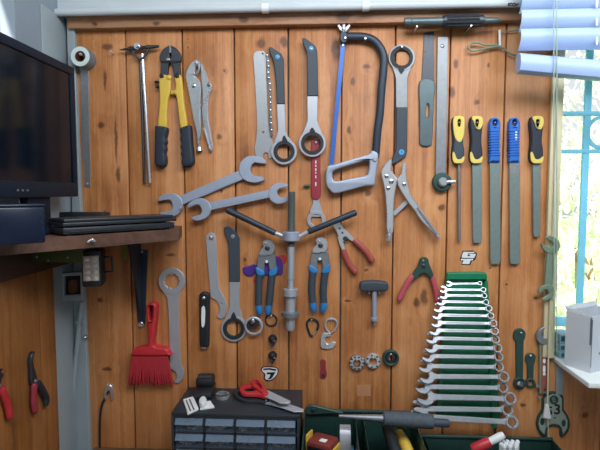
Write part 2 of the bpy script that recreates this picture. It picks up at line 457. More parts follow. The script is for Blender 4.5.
# ================================================================== SETTING
XL = P(68, 120, 0).x                      # left wall plane
XW0 = P(73, 30, 0).x                      # left edge of the boards
ZC = 2.35; ZBOT = 0.0
WX0 = P(558, 200, 0).x; WX1 = WX0 + 0.55  # window opening in the back wall
WZ0 = P(570, 357, 0).z; WZ1 = P(560, -60, 0).z
XR = WX1 + 0.25
ZTR0 = P(300, 24.5, 0.02).z               # underside of the top trim board
ZTR1 = P(300, 12.5, 0.02).z
def knot(px, py, rx, ry): 
    p = P(px, py, 0); return (p.x, p.z, rx * mm() , ry * mm())
KN = [knot(*k) for k in [(261, 43, 5, 5), (284, 42, 4.5, 5), (107, 47, 6, 3), (101, 125, 4, 3.5), (116, 140, 1.6, 24), (118, 175, 2.5, 8), (336, 50, 5, 11),
      (353, 82, 2.2, 4), (367, 67, 4, 2), (349, 130, 2.2, 4), (368, 193, 3.2, 3.4), (424, 297, 4, 9), (417, 303, 4, 5), (477, 102, 2.6, 2.8), (219, 137, 2.4, 2.6), (221, 191, 1.8, 2.2),
      (157, 24, 5, 2), (452, 92, 3.4, 6), (456, 64, 2.6, 5), (489, 65, 1.4, 3), (585, 415, 3.2, 3.6), (107, 369, 5, 2), (224, 70, 1.2, 1.4), (188, 47, 1, 1), (188, 39, .9, .9),
      (366, 270, 3, 1.6), (348, 301, 4, 1.2), (442, 208, 3.2, 4), (448, 160, 1.3, 14), (523, 405, 3, 2.2), (506, 285, 1.4, 1.4), (490, 268, 1.4, 1), (535, 298, 2.2, 1.8), (170, 255, 5, 1.6), (272, 188, 1.4, 1.6), (100, 300, 3, 2.4), (245, 260, 1.6, 2.2), (212, 86, 1.2, 1.6), (105, 80, 1.5, 10)]]
TK = [(P(px, py, 0.02).x, P(px, py, 0.02).z, rx * mm(), ry * mm()) for px, py, rx, ry in [(244, 20, 5, 3.2), (343, 17, 8, 4), (157, 24, 4, 1.6), (95, 24, 3, 2)]]
M['pine'] = wood('pine_boards', 'd29866', 'b77846', '844c26', KN)
M['pinetrim'] = wood('pine_trim', 'bc9274', 'a87a58', '7c5034', TK, 'X')
SK = [(0, PX(51, 373, XL).z, 0.02, 0.012)]
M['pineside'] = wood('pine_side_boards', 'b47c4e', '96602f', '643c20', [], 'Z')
M['shelfwood'] = wood('brown_shelf_board', '7d5a48', '5f4234', '40291e', [], 'X')
M['darkwood'] = wood('dark_ledger_wood', '5a4638', '45342a', '2c2018', [], 'Y')

def boards(name, rects, m, side=False, thick=0.018, gap=0.0016):
    """tongue and groove cladding: rects (u0,u1,z0,z1) on the back wall (or the left wall)"""
    me = MB(); ids = []
    for k, (u0, u1, z0, z1) in enumerate(rects):
        n0 = len(me.f)
        if side: 
            me.bbox((XL - 0.0, u0 + gap, z0), (XL + thick, u1 - gap, z1), 0.0025)
        else: 
            me.bbox((u0 + gap, 0.0, z0), (u1 - gap, thick, z1), 0.0025)
        ids += [k * 1.37 + 0.61] * (len(me.f) - n0)
    o = struct(me, name, m)
    a = o.data.attributes.new('board', 'FLOAT', 'FACE'); a.data.foreach_set('value', ids)
    return o
seams = [73, 125, 180.5, 234, 288, 341.5, 395, 451, 505]
xs = [P(s, 30, 0).x for s in seams]
# align the seams between their places at the top and at the bottom of the photo
low = {180.5: (189, 380), 288: (289, 380), 341.5: (341, 300), 395: (393, 300), 505: (501, 290)}
for i, s in enumerate(seams):
    if s in low: xs[i] = (xs[i] + P(low[s][0], low[s][1], 0).x) / 2
xs.append(WX0 - 0.012)
rects = [(a, b, 0.05, ZTR0 + 0.06) for a, b in zip(xs, xs[1:])]
xx = WX0 - 0.012
while xx < XR:
    rects.append((xx, min(xx + 0.138, XR), 0.05, WZ0 - 0.012)); xx += 0.138
boards('wall_back', rects, M['pine'])
# masonry behind the boards, with the window opening
b = MB()
b.box((XL - 0.12, 0.0205, 0), (WX0, 0.16, ZC)); b.box((WX1, 0.0205, 0), (XR, 0.16, ZC))
b.box((WX0, 0.0205, 0), (WX1, 0.16, WZ0 - 0.012)); b.box((WX0, 0.0205, WZ1), (WX1, 0.16, ZC))
struct(b, 'wall_rear_masonry', M['upper'])
# top trim board, lintel above
b = MB(); b.bbox((P(68, 30, 0.02).x, -0.022, ZTR0), (P(545, 20, .02).x, -0.0005, ZTR1 + 0.004), 0.002)
struct(b, 'trim_1', M['pinetrim'])
b = MB(); b.box((XL, -0.03, ZTR1 + 0.0045), (XR, 0.0195, ZC)); struct(b, 'trim_2', M['paint'])
# window casing board and reveal
b = MB(); b.bbox((P(548.5, 200, .012).x, -0.012, P(550, 356, 0).z), (P(553.5, 200, .012).x, -0.0004, ZTR0 - .002), 0.0015)
b.bbox((P(553.6, 200, .018).x, -0.018, P(550, 356, 0).z), (WX0 - 0.004, -0.0004, ZTR0 - .002), 0.0015)
struct(b, 'trim_3', M['casing'])
# left wall with its window opening, boards below
LY0 = PX(15, 20, XL).y; LY1 = LY0 - 0.8; LZ0 = 1.60; LZ1 = 2.2
b = MB()
b.box((XL - 0.12, LY0, 0), (XL, 0.0, ZC)); b.box((XL - 0.12, -2.6, 0), (XL, LY1, ZC))
b.box((XL - 0.12, LY1, 0), (XL, LY0, LZ0)); b.box((XL - 0.12, LY1, LZ1), (XL, LY0, ZC))
struct(b, 'wall_left', M['upper'])
b = MB()
fx0, fx1 = XL - 0.08, XL - 0.05
for (y0, y1, z0, z1) in ((LY0 - .035, LY0, LZ0, LZ1), (LY1, LY1 + .035, LZ0, LZ1), (LY1, LY0, LZ0, LZ0 + .035), (LY1, LY0, LZ1 - .035, LZ1), ((LY0 + LY1) / 2 - .018, (LY0 + LY1) / 2 + .018, LZ0, LZ1)):
    b.box((fx0, y0, z0), (fx1, y1, z1))
struct(b, 'window_2', M['white'])
# shelf height
DS = 0.11
ZSH = P(178, 229, DS).z
SHT = 0.026
YW = PX(57, 350, XL + .012).y
ys = [YW - .0005, -0.17, -0.32, -0.46, -0.62, -0.80, -1.0]
boards('wall_left_cladding', [(b_, a_, 0.05, ZSH - SHT - 0.002) for a_, b_ in zip(ys, ys[1:])], M['pineside'], side=True, thick=0.012)
# corner post: two painted wings
b = MB()
b.bbox((XL, YW + .0005, 0.05), (XL + 0.004, -0.0004, ZTR1), 0.0015)
b.plate(Wall(-.0004), [(66, 14), (73.5, 14), (76.5, 110), (82.8, 265), (90, 450), (97, 640), (76, 640), (73, 265), (69, 110)], (), .0124, .0015)
struct(b, 'trim_4', M['post'])
b = MB(); b.box((XR, -2.6, 0), (XR + .12, 0.16, ZC)); struct(b, 'wall_right', M['upper'])
b = MB(); b.box((XL - .12, -2.72, 0), (-.1, -2.6, ZC)); b.box((-.1, -2.72, 2.05), (XR + .12, -2.6, ZC)); b.box((.95, -2.72, 0), (XR + .12, -2.6, 2.05)); struct(b, 'wall_behind', M['upper'])
b = MB(); b.box((XL - .12, -2.72, ZC), (XR, 0.16, ZC + 0.05)); struct(b, 'ceiling', M['paint'])
b = MB(); b.box((XL - .12, -2.6, -0.05), (XR + .3, 0.16, 0)); struct(b, 'floor', M['concrete'])
# window frame with blue sash edge
b = MB()
for (x0, x1, z0, z1) in ((WX0, WX0 + .002, WZ0, WZ1), (WX1 - .02, WX1, WZ0, WZ1), (WX0, WX1, WZ0, WZ0 + .02), (WX0, WX1, WZ1 - .02, WZ1)):
    b.box((x0, 0.05, z0), (x1, 0.09, z1))
struct(b, 'window_1', M['casing'])
# sill board
SD = 0.0
zs = P(553, 357, 0).z
pf = PZ(588, 383, zs)
b = MB(); b.bbox((P(553, 357, 0).x, pf.y, zs - 0.012), (WX1 + .02, 0.05, zs), 0.002)
struct(b, 'trim_5', M['sill'])

# window grille: painted bars outside the opening
g = thing('window_grille', 'blue iron grille with a ring, lightened for window bloom, behind the right-hand window opening', 'grille')
GY = -0.10
def gp(px, py): return P(px, py, GY)
def bar(name, x0, x1, z0, z1):
    MB().bbox((x0, 0.095 if name[0] == 'h' else .0965, z0), (x1, 0.107 if name[0] == 'h' else .1055, z1), 0.001).build(name, M['grille'], g)
for (a, c) in ((111.5, 116), (149.5, 153.5), (317, 326)):
    bar('horizontal_bar', WX0, WX1, gp(570, c).z, gp(570, a).z)
bar('vertical_bar', gp(580.5, 200).x, gp(587, 200).x, WZ0, WZ1)
bar('vertical_bar', gp(640, 200).x, gp(646, 200).x, WZ0, WZ1)
cc = gp(603, 132.5); cc.y = 0.101
MB().ring(cc, (0, 1, 0), [(0.036, -.005), (0.044, -.005), (0.044, .005), (0.036, .005)]).build('ring', M['grille'], g)

# outdoors
def tree(x, y, z, r, label):
    t = thing('leafy_tree', label, 'tree', 'trees outside the window')
    tr = MB().sweep([(x, y, 0), (x + .05, y, z * .6), (x, y, z)], [.12, .09, .06], 10); tr.build('trunk', M['trunk'], t)
    mb = MB(); rnd = random.Random(int(x * 100))
    for k in range(2600):
        a = rnd.uniform(0, 2 * PI); h = rnd.uniform(-1, 1); q = r * rnd.uniform(.55, 1.05)
        c = Vector((x + q * math.sqrt(1 - h * h) * math.cos(a), y + q * math.sqrt(1 - h * h) * math.sin(a), z + q * h))
        s = rnd.uniform(.035, .075); e = Euler((rnd.uniform(0, 6), rnd.uniform(0, 6), rnd.uniform(0, 6))).to_matrix()
        i = mb.add([c + e @ Vector(v) for v in ((-s, 0, 0), (0, -s * .5, s * .15), (s, 0, 0), (0, s * .5, s * .15))]); mb.face((i, i + 1, i + 2, i + 3))
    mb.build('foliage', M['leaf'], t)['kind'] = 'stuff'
tree(2.3, 3.2, 1.0, 1.0, 'sunlit leafy tree seen low through the right-hand window')
tree(4.3, 5.4, 2.3, 1.5, 'sunlit leafy tree further off behind the window grille')
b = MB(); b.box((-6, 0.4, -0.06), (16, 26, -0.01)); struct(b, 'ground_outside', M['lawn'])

# bench under the boxes (its top lies just under the picture)
ZB = 0.825
t = thing('workbench', 'wooden workbench carrying the drawer cabinet and tool trays below the board', 'workbench')
MB().bbox((P(95, 440, 0).x, -0.42, ZB - .04), (XR - .05, -0.001, ZB), .003).build('worktop', M['bench'], t)
for x in (P(95, 440, 0).x + .02, XR - .13):
    for y in (-.40, -.07): MB().bbox((x, y, 0.0), (x + .06, y + .05, ZB - .04), .002).build('leg', M['bench'], t)
# ================================================================== TOOLS ON THE BOARD
W = Wall
def px3(pts, d):       # pixel path at a given distance from the wall (d may be per point)
    return [P(p[0], p[1], p[2] if len(p) > 2 else d) for p in pts]
def nail(px, py, label, length=0.012, r=1.1, head=True, colour='nickel'):
    mb = MB(); p0 = P(px, py, length); p1 = Vector((p0.x, 0.0006, p0.z)); R_ = r * mm()
    mb.lathe(p1, p0, [(0, R_ * .55), (.8, R_ * .55), (.8, R_), (.93, R_), (1, R_ * .6)], 12)
    solo(mb, 'nail', M[colour], label, 'nail', 'nails and screws holding tools on the board')
def rivet(mb, px, py, d, r, h=0.0018, n=14):
    p = P(px, py, d); mb.lathe(p, p + Vector((0, -h, 0)), [(0, r * mm(d)), (.6, r * mm(d)), (1, r * mm(d) * .7)], n)

# --- roll of tape
t = thing('tape_roll', 'grey roll of cloth tape hanging edge-on at the top left of the board', 'tape')
c1 = P(79.8, 56.2, .036); c0 = Vector((c1.x, -.001, c1.z)); ro = 10.0 * mm(.036)
MB().ring(c0, (0, -1, 0), [(ro * .52, 0), (ro, 0), (ro, .0345), (ro * .52, .0345)]).build('tape', M['tapeside'], t)
MB().ring(c0 + Vector((0, -.0348, 0)), (0, -1, 0), [(ro * .55, 0), (ro * .97, 0), (ro * .97, .0006), (ro * .55, .0006)]).build('tape_face', M['tape'], t)
MB().ring(c0, (0, -1, 0), [(ro * .47, .0005), (ro * .518, .0005), (ro * .518, .035), (ro * .47, .035)]).build('core', M['brown'], t)
nail(79.5, 53.6, 'nail carrying the grey roll of tape', .044, 1.4)
# --- metal strip under the tape
t = thing('metal_strip', 'narrow grey steel strip hanging below the roll of tape', 'strip')
MB().plate(W(), [(80, 66), (88, 66), (90, 160), (90.3, 187), (84.5, 187), (84.2, 163), (82.3, 160)], [circ(87.3, 183.5, 1, 10)], .0025, .0004).build('blade', M['gsteel'], t)
nail(110.5, 51.5, 'bare bent nail between the tape roll and the sliding-bar wrench', .02, 1.2)
nail(87.3, 183.5, 'pin in the hole at the foot of the grey steel strip', .006, .7)
# --- T handle wrench
t = thing('sliding_bar_wrench', 'T-shaped steel wrench with a crossbar and two long rods, left of the bolt cutters', 'wrench')
d = .014
MB().lathe(P(120, 49.8, d), P(159, 46.3, d), [(0, .0012), (.22, .004), (.24, .0062), (.33, .0062), (.34, .0045), (.68, .0045), (.7, .0062), (.76, .005), (.98, .003), (1, .003)], 14).build('crossbar', M['dsteel'], t)
mb = MB(); p = P(139.5, 47.8, .004); mb.lathe(p, p + Vector((0, -.022, 0)), [(0, .008), (.7, .008), (.7, .0055), (1, .005)], 18); mb.build('hub', M['chrome'], t)
for a, bq in (((132, 50), (140, 60)), ((148.5, 48.5), (141.5, 60))):
    MB().sweep(px3([a, ((a[0] + bq[0]) / 2 + (a[0] - 140) * .12, (a[1] + bq[1]) / 2), bq], d), .0032, 10).build('yoke_arm', M['dsteel'], t)
MB().sweep(px3([(140.2, 59), (142.6, 120), (144.4, 183)], .0062), [.0036, .0036, .003], 10).build('rod', M['dsteel'], t)
MB().sweep(px3([(142.3, 54), (145.8, 112), (149.8, 183)], .012), [.0046, .0044, .0036], 12).build('rod', M['nickel'], t)
# --- bolt cutters
t = thing('bolt_cutters', 'yellow bolt cutters with black jaws and black rubber grips', 'bolt cutters')
def mir(pts, c): return [(2 * c - x, y) for x, y in pts]
J = smooth([(169.4, 45.6), (166, 46.4), (162, 49.5), (159.6, 54), (159.2, 59), (161, 62.5), (165, 63.2), (168.6, 62.5), (168.8, 54)], 3)
MB().plate(W(.004), J, (), .012, .002).build('jaw', M['dsteel'], t)
MB().plate(W(.004), mir(J, 169.7), (), .012, .002).build('jaw', M['dsteel'], t)
MB().plate(W(.016), [(169, 45.5), (170.6, 45.5), (171, 52.5), (168.8, 52.5)], (), .001, .0003).build('cutting_edge', M['chrome'], t)
MB().plate(W(.0163), [(159.8, 58.8), (179.6, 58.8), (179.3, 61.3), (160, 61.3)], (), .0018, .0005).build('link_plate', M['dsteel'], t)
A = [(160.6, 61.3), (168.2, 61.3), (166.6, 78), (160, 78)]
for q in (A, [(171.6, 61.3), (179, 61.3), (180, 78), (174, 78)]):
    MB().plate(W(.004), q, (), .0105, .0012).build('jaw_arm', M['dsteel'], t)
L1 = smooth([(159.2, 75.5), (163, 74), (167.5, 75.5), (170, 76.5), (170.3, 82), (169.8, 92), (167.6, 99), (166.3, 112), (166, 128), (157.8, 128), (158.6, 112), (159.3, 98), (158.8, 85)], 3)
R1 = smooth([(174.2, 77), (177, 75), (180.6, 75.5), (182, 86), (183.6, 104), (187, 127.5), (180.4, 128.5), (177.5, 108), (175.4, 95), (170.6, 94.5), (170.8, 90.5), (174.6, 90), (175.3, 84)], 3)
for q, g0 in ((L1, [(154.2, 127.3), (156, 125.6), (164.5, 126.4), (166.4, 128.5), (165.6, 134), (164.6, 138), (165.6, 141.5), (164.4, 145), (165.2, 149), (164.1, 153), (164.9, 157), (165, 163), (162.5, 166.5), (156.5, 166), (153.9, 162.5), (154, 148)]),
              (R1, [(178.8, 130), (180, 127.3), (188.2, 124.8), (190, 127), (191, 140), (192.8, 158), (192.3, 163.5), (188, 166.5), (182.8, 166.3), (180.4, 162.5), (181.6, 158), (180, 154), (181, 150.5), (179.6, 146.5), (180.7, 143), (179.2, 138.5), (180, 135)])):
    a = MB().plate(W(.0055), q, (), .011, .003).build('arm', M['yellow'], t)
    MB().plate(W(.001), smooth(g0, 3), (), .021, .006).build('grip', M['navygrip'], a)
mb = MB()
for x, y in ((161.6, 75.8), (177, 75.6)): rivet(mb, x, y, .0165, 2.2, .003)
mb.build('pivot_bolt', M['black'], t)
mb = MB(); rivet(mb, 168, 59.3, .018, 1.9, .003); mb.build('centre_bolt', M['chrome'], t)
mb = MB(); rivet(mb, 169, 77.4, .0165, 2.4, .003); mb.build('hinge', M['yellow'], t)
mb = MB()
for x, y in ((156.4, 82), (157.6, 87)): mb.lathe(P(x - 1.8, y, .012), P(x + 3, y, .012), [(0, .003), (.5, .0042), (.6, .0025), (1, .0025)], 10)
mb.build('stop_screw', M['black'], t)
# --- locking pliers, closed
def locking_closed():
    t = thing('locking_pliers', 'closed silver locking pliers hanging beside the bolt cutters', 'pliers')
    MB().plate(W(.002), smooth([(193.2, 60.6), (196, 59.6), (199, 61), (199.8, 67), (198, 73), (194.2, 75.4), (198, 78.5), (200.6, 87), (200.2, 101), (200.4, 120), (200.2, 136), (197.4, 140), (195.6, 130), (192.6, 116), (189.2, 97), (186.4, 82), (185.2, 75.5), (186.8, 69.5), (189.8, 64)], 3), [smooth([(196.4, 65.4), (197.8, 67), (197, 71.5), (194.4, 73.4), (195.2, 68)], 2)], .011, .002).build('body', M['nickel'], t)
    MB().plate(W(.002), smooth([(200.4, 61.5), (203, 65.5), (206, 73.5), (209, 81.5), (211.6, 84.3), (211.2, 90), (208.6, 96), (207.6, 110), (208.4, 122), (210.6, 134), (212.6, 146), (211.4, 151.5), (209.6, 149.5), (206.6, 138), (203.2, 126), (201.6, 112), (202.4, 98), (201.6, 84), (200.6, 74)], 3), (), .0095, .002).build('lever', M['nickel'], t)
    MB().plate(W(.004), [(203, 128), (204.4, 128), (210.3, 149), (209.4, 150)], (), .011, .0006).build('release_lever', M['nickel'], t)
    MB().lathe(P(197.8, 136, .0075), P(199.4, 151.3, .0075), [(0, .0042), (.55, .0042), (.6, .0032), (.72, .0032), (.74, .0075), (.97, .0085), (1, .0075)], 16).build('adjusting_screw', M['nickel'], t)
    mb = MB()
    for x, y, r in ((193.8, 85.8, 2.2), (208.8, 84.6, 1.8)): rivet(mb, x, y, .0125, r, .0025)
    mb.build('rivet', M['chrome'], t)
    return t
locking_closed(); nail(195.3, 62, 'nail head in the jaws of the closed locking pliers', .016, 1.3)
# --- chain whip
t = thing('chain_whip', 'flat grey sprocket tool plate with a bicycle chain along its right edge', 'chain whip')
MB().plate(W(.001), [(253, 57), (253.8, 53), (256.4, 51), (263, 50.4), (265.3, 52), (266, 57), (267, 95), (268.3, 122), (270, 135), (273, 142), (274.2, 148), (273, 155), (270.6, 158.3), (268.6, 158.5)] + [(265.5 + 2.8 * math.cos(a), 155 + 2.8 * math.sin(a)) for a in [0, -.5, -1, -1.57, -2.1, -2.6, -3.14]] + [(262.6, 158.5), (258.6, 158), (255.2, 154), (254.2, 147), (256, 139), (257, 128), (256.4, 110), (254.6, 78)],
           [circ(263, 132.3, 1.1, 12), circ(262.5, 53.5, .8, 10)], .004, .0006).build('plate', M['whip'], t)
path = smooth([(266.8, 55), (268, 62), (268.2, 70), (268.2, 76), (269.2, 81), (270, 90), (270.2, 105), (270.6, 120), (272, 138)], 6, False)
mb = MB(); rv = MB(); acc = 0; last = path[0]; k = 0
for q in path[1:]:
    sgl = math.hypot(q[0] - last[0], q[1] - last[1])
    if sgl < 5.2: continue
    for s_ in (0, 1):
        wz = .0055 + (.0012 if k % 2 else 0) + s_ * .004
        o = []
        dx, dy = (q[0] - last[0]) / sgl, (q[1] - last[1]) / sgl
        for (u, v) in [(-1.2, 1.2), (-1.9, .6), (-1.9, -.6), (-1.2, -1.3), (0, -1.55), (1, -1.3), (2.3, -.8), (3.6, -1.3), (4.6, -1.55), (5.8, -1.3), (6.5, -.6), (6.5, .6), (5.8, 1.3), (4.6, 1.55), (3.6, 1.3), (2.3, .8), (1, 1.3), (0, 1.55)]:
            o.append((last[0] + dx * u - dy * v, last[1] + dy * u + dx * v))
        mb.plate(W(wz), o, (), .0012, .0003)
    rivet(rv, last[0], last[1], .0118, 1.0, .0012, 10)
    last = q; k += 1
ch = mb.build('chain', M['chainsteel'], t); rv.build('chain_pin', M['chrome'], ch)
# --- ring tools with dark handles
def ring_tool(label, handle, shaft, ring, liner, hole, nub, eye, base, eyecol='dotblue', steel='steel'):
    t = thing('ring_spanner', label, 'spanner')
    cx, cy, r = ring
    MB().plate(W(base), smooth(shaft, 2) if False else shaft, (), .0055, .0009).build('shaft', M[steel], t)
    MB().plate(W(base), circ(cx, cy, r, 44), [circ(cx, cy, liner - .3, 44)], .0062, .0009).build('ring', M[steel], t)
    ln = liner
    out = circ(cx, cy, ln, 44)
    l = MB().plate(W(base + .0005), out, [poly12(cx, cy, hole, 16, .95)], .0072, .0007)
    l.plate(W(base + .0066), smooth(nub, 2), (), .0018, .0005)
    l.build('liner', M['rubber'], t)
    h = MB().plate(W(base - .0006 if base > .001 else base), handle, (), .0085, .0019).build('handle', M['grip'], t)
    p = P(eye[0], eye[1], base + .0082)
    MB().ring(p, (0, -1, 0), [(.0024, -.001), (.0052, -.001), (.0052, .001), (.0024, .001)], 20).build('eyelet', M[eyecol], t)
    MB().lathe(p + Vector((0, .001, 0)), p + Vector((0, -.0004, 0)), [(0, .0024), (1, .0024)], 14).build('eyelet_hole', M['ink'], t)
    return t
def taper(x0, x1, y0, x2, x3, y1, c):      # shaft flaring into a ring of centre c, radius r
    cx, cy, r = c
    return [(x0, y0), (x1, y0), (x3, y1), (x3 + 1.5, y1 + 5), (cx + r * .75, cy - r * .62), (cx + r * .5, cy - r * .55), (cx, cy - r * .86), (cx - r * .5, cy - r * .55), (cx - r * .75, cy - r * .62), (x2 - 1.5, y1 + 5), (x2, y1)]
c = (284, 151.5, 13)
ring_tool('dark-handled ring spanner hanging against the bicycle chain', [(269, 47.2), (271, 46.8), (281.5, 53.6), (283.6, 58.5), (284, 78), (284.8, 104), (276.8, 104), (275.6, 80), (273.6, 62), (269.8, 53), (268.4, 49.5)],
          taper(276.6, 284.8, 102, 278, 285.4, 130, c), c, 10.6, 7.3, [(282, 141), (283.4, 136), (285, 136), (287.4, 141.6)], (277.6, 57), .006)
c = (312.3, 143.3, 13.6)
ring_tool('dark-handled ring spanner in front of the red-handled wrench', [(302, 38.4), (304, 37.6), (307, 39), (315.4, 46), (317.3, 51), (317.6, 70), (318.3, 96), (307.3, 96), (307, 70), (306.6, 52), (303, 44)],
          taper(307, 317.8, 94, 307.6, 317.2, 120, c), c, 11.4, 8.1, [(309.4, 132.5), (311.2, 128), (313, 128), (315.6, 132.5)], (311.2, 48.5), .012)
c = (233.5, 329, 12.9)
ring_tool('dark-handled ring spanner hanging low beside the hook spanner', [(223.6, 228), (226, 226.4), (229, 227), (236.4, 232.4), (239, 238), (239.4, 260), (239.5, 282), (229, 282), (228.6, 260), (228, 243), (224, 233)],
          taper(229.3, 239.3, 280, 229.6, 239, 306, c), c, 10.8, 7.6, [(230.6, 319), (232.6, 313), (234, 313), (236.4, 319)], (232.8, 236.4), .001, 'nickel')
nail(232.8, 236.4, 'nail in the eyelet of the ring spanner beside the hook spanner', .013, 1.0)
nail(277.6, 57, 'nail in the eyelet of the ring spanner beside the chain', .0185, .7)
nail(311.2, 48.5, 'nail in the eyelet of the ring spanner left of the hacksaw', .0245, .7)
# --- red handled wrench
t = thing('ring_wrench', 'red-handled steel wrench hanging behind a ring spanner', 'wrench')
MB().plate(W(.001), [(312.6, 190), (319.4, 190), (319.6, 203), (322.4, 211), (320, 217), (312, 217), (309.6, 211), (313, 203)], (), .005, .0008).build('shaft', M['steel'], t)
MB().plate(W(.001), circ(316.3, 220, 9.4, 36), [circ(316.2, 220.2, 5.6, 30)], .006, .001).build('ring', M['steel'], t)
MB().plate(W(.0004), smooth([(311.4, 143), (313, 139.6), (316, 138.4), (319, 139.8), (320.3, 144), (320.2, 170), (320.4, 197), (311.5, 197), (311.2, 170)], 3), [circ(316, 142.2, 1.2, 10)], .009, .0024).build('handle', M['wine'], t)
mb = MB()
for y, l in ((160.5, 3), (164.8, 2), (168.2, 2.6), (172, 1.6), (175.4, 3), (182, 4)):
    mb.plate(W(.0094), [(315.2, y), (316.4, y), (316.4, y + l), (315.2, y + l)], (), .0004, .0001)
mb.build('white_lettering', M['sticker'], t)
nail(316, 142.2, 'nail through the top of the red-handled wrench', .014, 1.4)
# --- hacksaw
t = thing('hacksaw', 'hacksaw with a dark bow frame, blue blade and grey closed handle', 'hacksaw')
fp = smooth([(344, 36.5), (354, 36.6), (364, 37), (373, 40), (380, 47.5), (383.6, 57), (383.4, 70), (381.4, 90), (380, 112), (377.4, 132), (375.3, 158)], 4, False)
MB().sweep(px3(fp, .014), 3.9 * mm(), 14, .75).build('frame', M['bracket'], t)
MB().plate(W(.004), smooth([(340, 33), (344, 31), (347.5, 34), (347, 40.5), (343.4, 43), (340.2, 40)], 3), (), .02, .002).build('tension_block', M['bracket'], t)
mb = MB(); mb.lathe(P(343.3, 35, .014), P(343.8, 24.6, .014), [(0, .003), (.45, .003), (.45, .006), (1, .0045)], 14)
mb.plate(W(.012), smooth([(342.6, 31.5), (339.6, 29.5), (337.4, 25), (338.6, 23.6), (341, 26), (343, 28.6)], 2), (), .004, .001)
mb.plate(W(.012), smooth([(344.8, 31.5), (348, 29.5), (350.6, 25), (349.4, 23.6), (346.8, 26), (344.6, 28.6)], 2), (), .004, .001)
mb.build('wing_nut', M['steel'], t)
bl = MB().plate(W(.013), [(340.8, 44), (345.2, 44), (341, 90), (336.6, 132), (333.2, 168), (329, 168), (332.6, 130), (336.8, 88)], [circ(342.8, 46.6, .7, 8), circ(331.3, 165.6, .8, 8)], .0014, .0003)
bl.build('blade', M['bladeblue'], t)
mb = MB(); rivet(mb, 331.3, 165.6, .0145, 1.0, .003); mb.sweep(px3([(343.2, 37), (343, 42), (342.6, 46.4)], .0155), .0022, 8); mb.build('blade_pin', M['nickel'], t)
MB().plate(W(.003), smooth([(326.4, 169), (329, 165.4), (334, 164.6), (352, 159), (369, 154.2), (371.5, 150.8), (375.4, 151.2), (378.6, 155.2), (377.2, 166), (375.6, 178), (374.4, 185.4), (366.4, 185.8), (352, 189.6), (337.4, 193.2), (332, 192.6), (327, 186.6), (325.6, 180)], 2),
           [smooth([(332.4, 173.4), (335.2, 169.8), (350, 165), (364.6, 160.8), (369, 160.8), (369.4, 165), (368, 173.2), (365, 176), (350, 178.6), (338.6, 181), (333.4, 180.4)], 2)], .02, .004).build('handle', M['alu'], t)
mb = MB(); rivet(mb, 374.8, 159.6, .0232, 2.0, .003); mb.build('handle_screw', M['nickel'], t)
nail(345.3, 37.6, 'screw head at the corner of the hacksaw frame by the wing nut', .0285, 1.4)
nail(365.5, 38.2, 'screw head under the top bend of the hacksaw frame', .0285, 1.3)
# --- inverted ring spanner
t = thing('ring_spanner', 'ring spanner hung by its ring, dark handle down, right of the hacksaw', 'spanner')
MB().plate(W(.001), circ(402, 57.5, 13.3, 44), [circ(401.6, 57.3, 11.2, 44)], .0062, .0009).build('ring', M['gsteel'], t)
MB().plate(W(.001), [(392, 66), (396, 68), (401.5, 69.8), (408, 68), (412, 66), (409, 73), (407.6, 79), (407.6, 109), (396.2, 109), (395.8, 79), (394.5, 73)], (), .0055, .0009).build('shaft', M['gsteel'], t)
l = MB().plate(W(.0015), circ(401.6, 57.3, 11.4, 44), [poly12(402.2, 57.4, 8.1, 16, .95)], .0072, .0007)
l.plate(W(.0072), smooth([(398.2, 67.5), (400.8, 73), (402.4, 73), (405, 67.5)], 2), (), .0018, .0005); l.build('liner', M['rubber'], t)
MB().plate(W(.001), [(396.2, 107), (407.8, 107), (407.6, 130), (407.3, 151), (406, 156), (402, 159.6), (393.4, 164.4), (391, 163.4), (393.6, 156), (396, 148), (396.2, 130)], (), .0085, .0019).build('handle', M['grip'], t)
p = P(401.6, 152, .0096); MB().ring(p, (0, -1, 0), [(.0018, -.001), (.0066, -.001), (.0066, .0008), (.0018, .0008)], 20).build('eyelet', M['dotblue'], t)
nail(402.2, 46.6, 'nail at the top of the inverted ring spanner', .013, 1.0)
# --- open locking pliers
t = thing('locking_pliers', 'open silver locking pliers below the inverted ring spanner', 'pliers')
MB().plate(W(.012), smooth([(388, 160.5), (390.6, 159), (392, 161), (391.6, 166.5), (391.2, 170.5), (394.6, 175), (397, 179), (396.6, 184), (394.6, 196), (393.8, 212), (393.2, 232), (387, 232), (386.4, 212), (384.8, 192), (382.4, 180), (381, 172.4), (383.6, 167)], 3), (), .011, .002).build('body', M['nickel'], t)
MB().plate(W(.012), smooth([(403.6, 162.2), (405.6, 161.8), (406.4, 165), (406.2, 173), (407.2, 180), (409.2, 189.6), (413, 197.5), (420, 207.5), (428, 219), (436, 230), (440.6, 237), (438, 238.6), (431, 231), (424, 224), (417.6, 216), (416, 212.5), (409.4, 204), (404, 196), (399.6, 188.6), (397.4, 182), (398.4, 177.2), (401.4, 174.6), (401.8, 168)], 3), (), .0095, .0018).build('lever_jaw', M['nickel'], t)
MB().plate(W(.009), strip((409, 199.6), (394.6, 213.4), 4.2, 4.2, True, True), (), .0028, .0006).build('toggle_link', M['steel'], t)
MB().plate(W(.0165), [(416.4, 208), (418.2, 207), (437.5, 234), (436, 235)], (), .0075, .0006).build('release_lever', M['gsteel'], t)
MB().lathe(P(389.8, 228, .0172), P(388.6, 241, .0172), [(0, .0065), (.35, .0065), (.38, .005), (.5, .005), (.52, .0075), (.95, .0075), (1, .006)], 16).build('adjusting_screw', M['nickel'], t)
mb = MB()
for x, y, r in ((386.5, 176.3, 2), (391.2, 181.6, 2.4), (388.2, 188.3, 2), (404.2, 184.2, 1.8)): rivet(mb, x, y, .023, r, .0022)
mb.build('rivet', M['chrome'], t)
nail(392.6, 172.2, 'nail in the jaw of the open locking pliers', .02, 1.0)
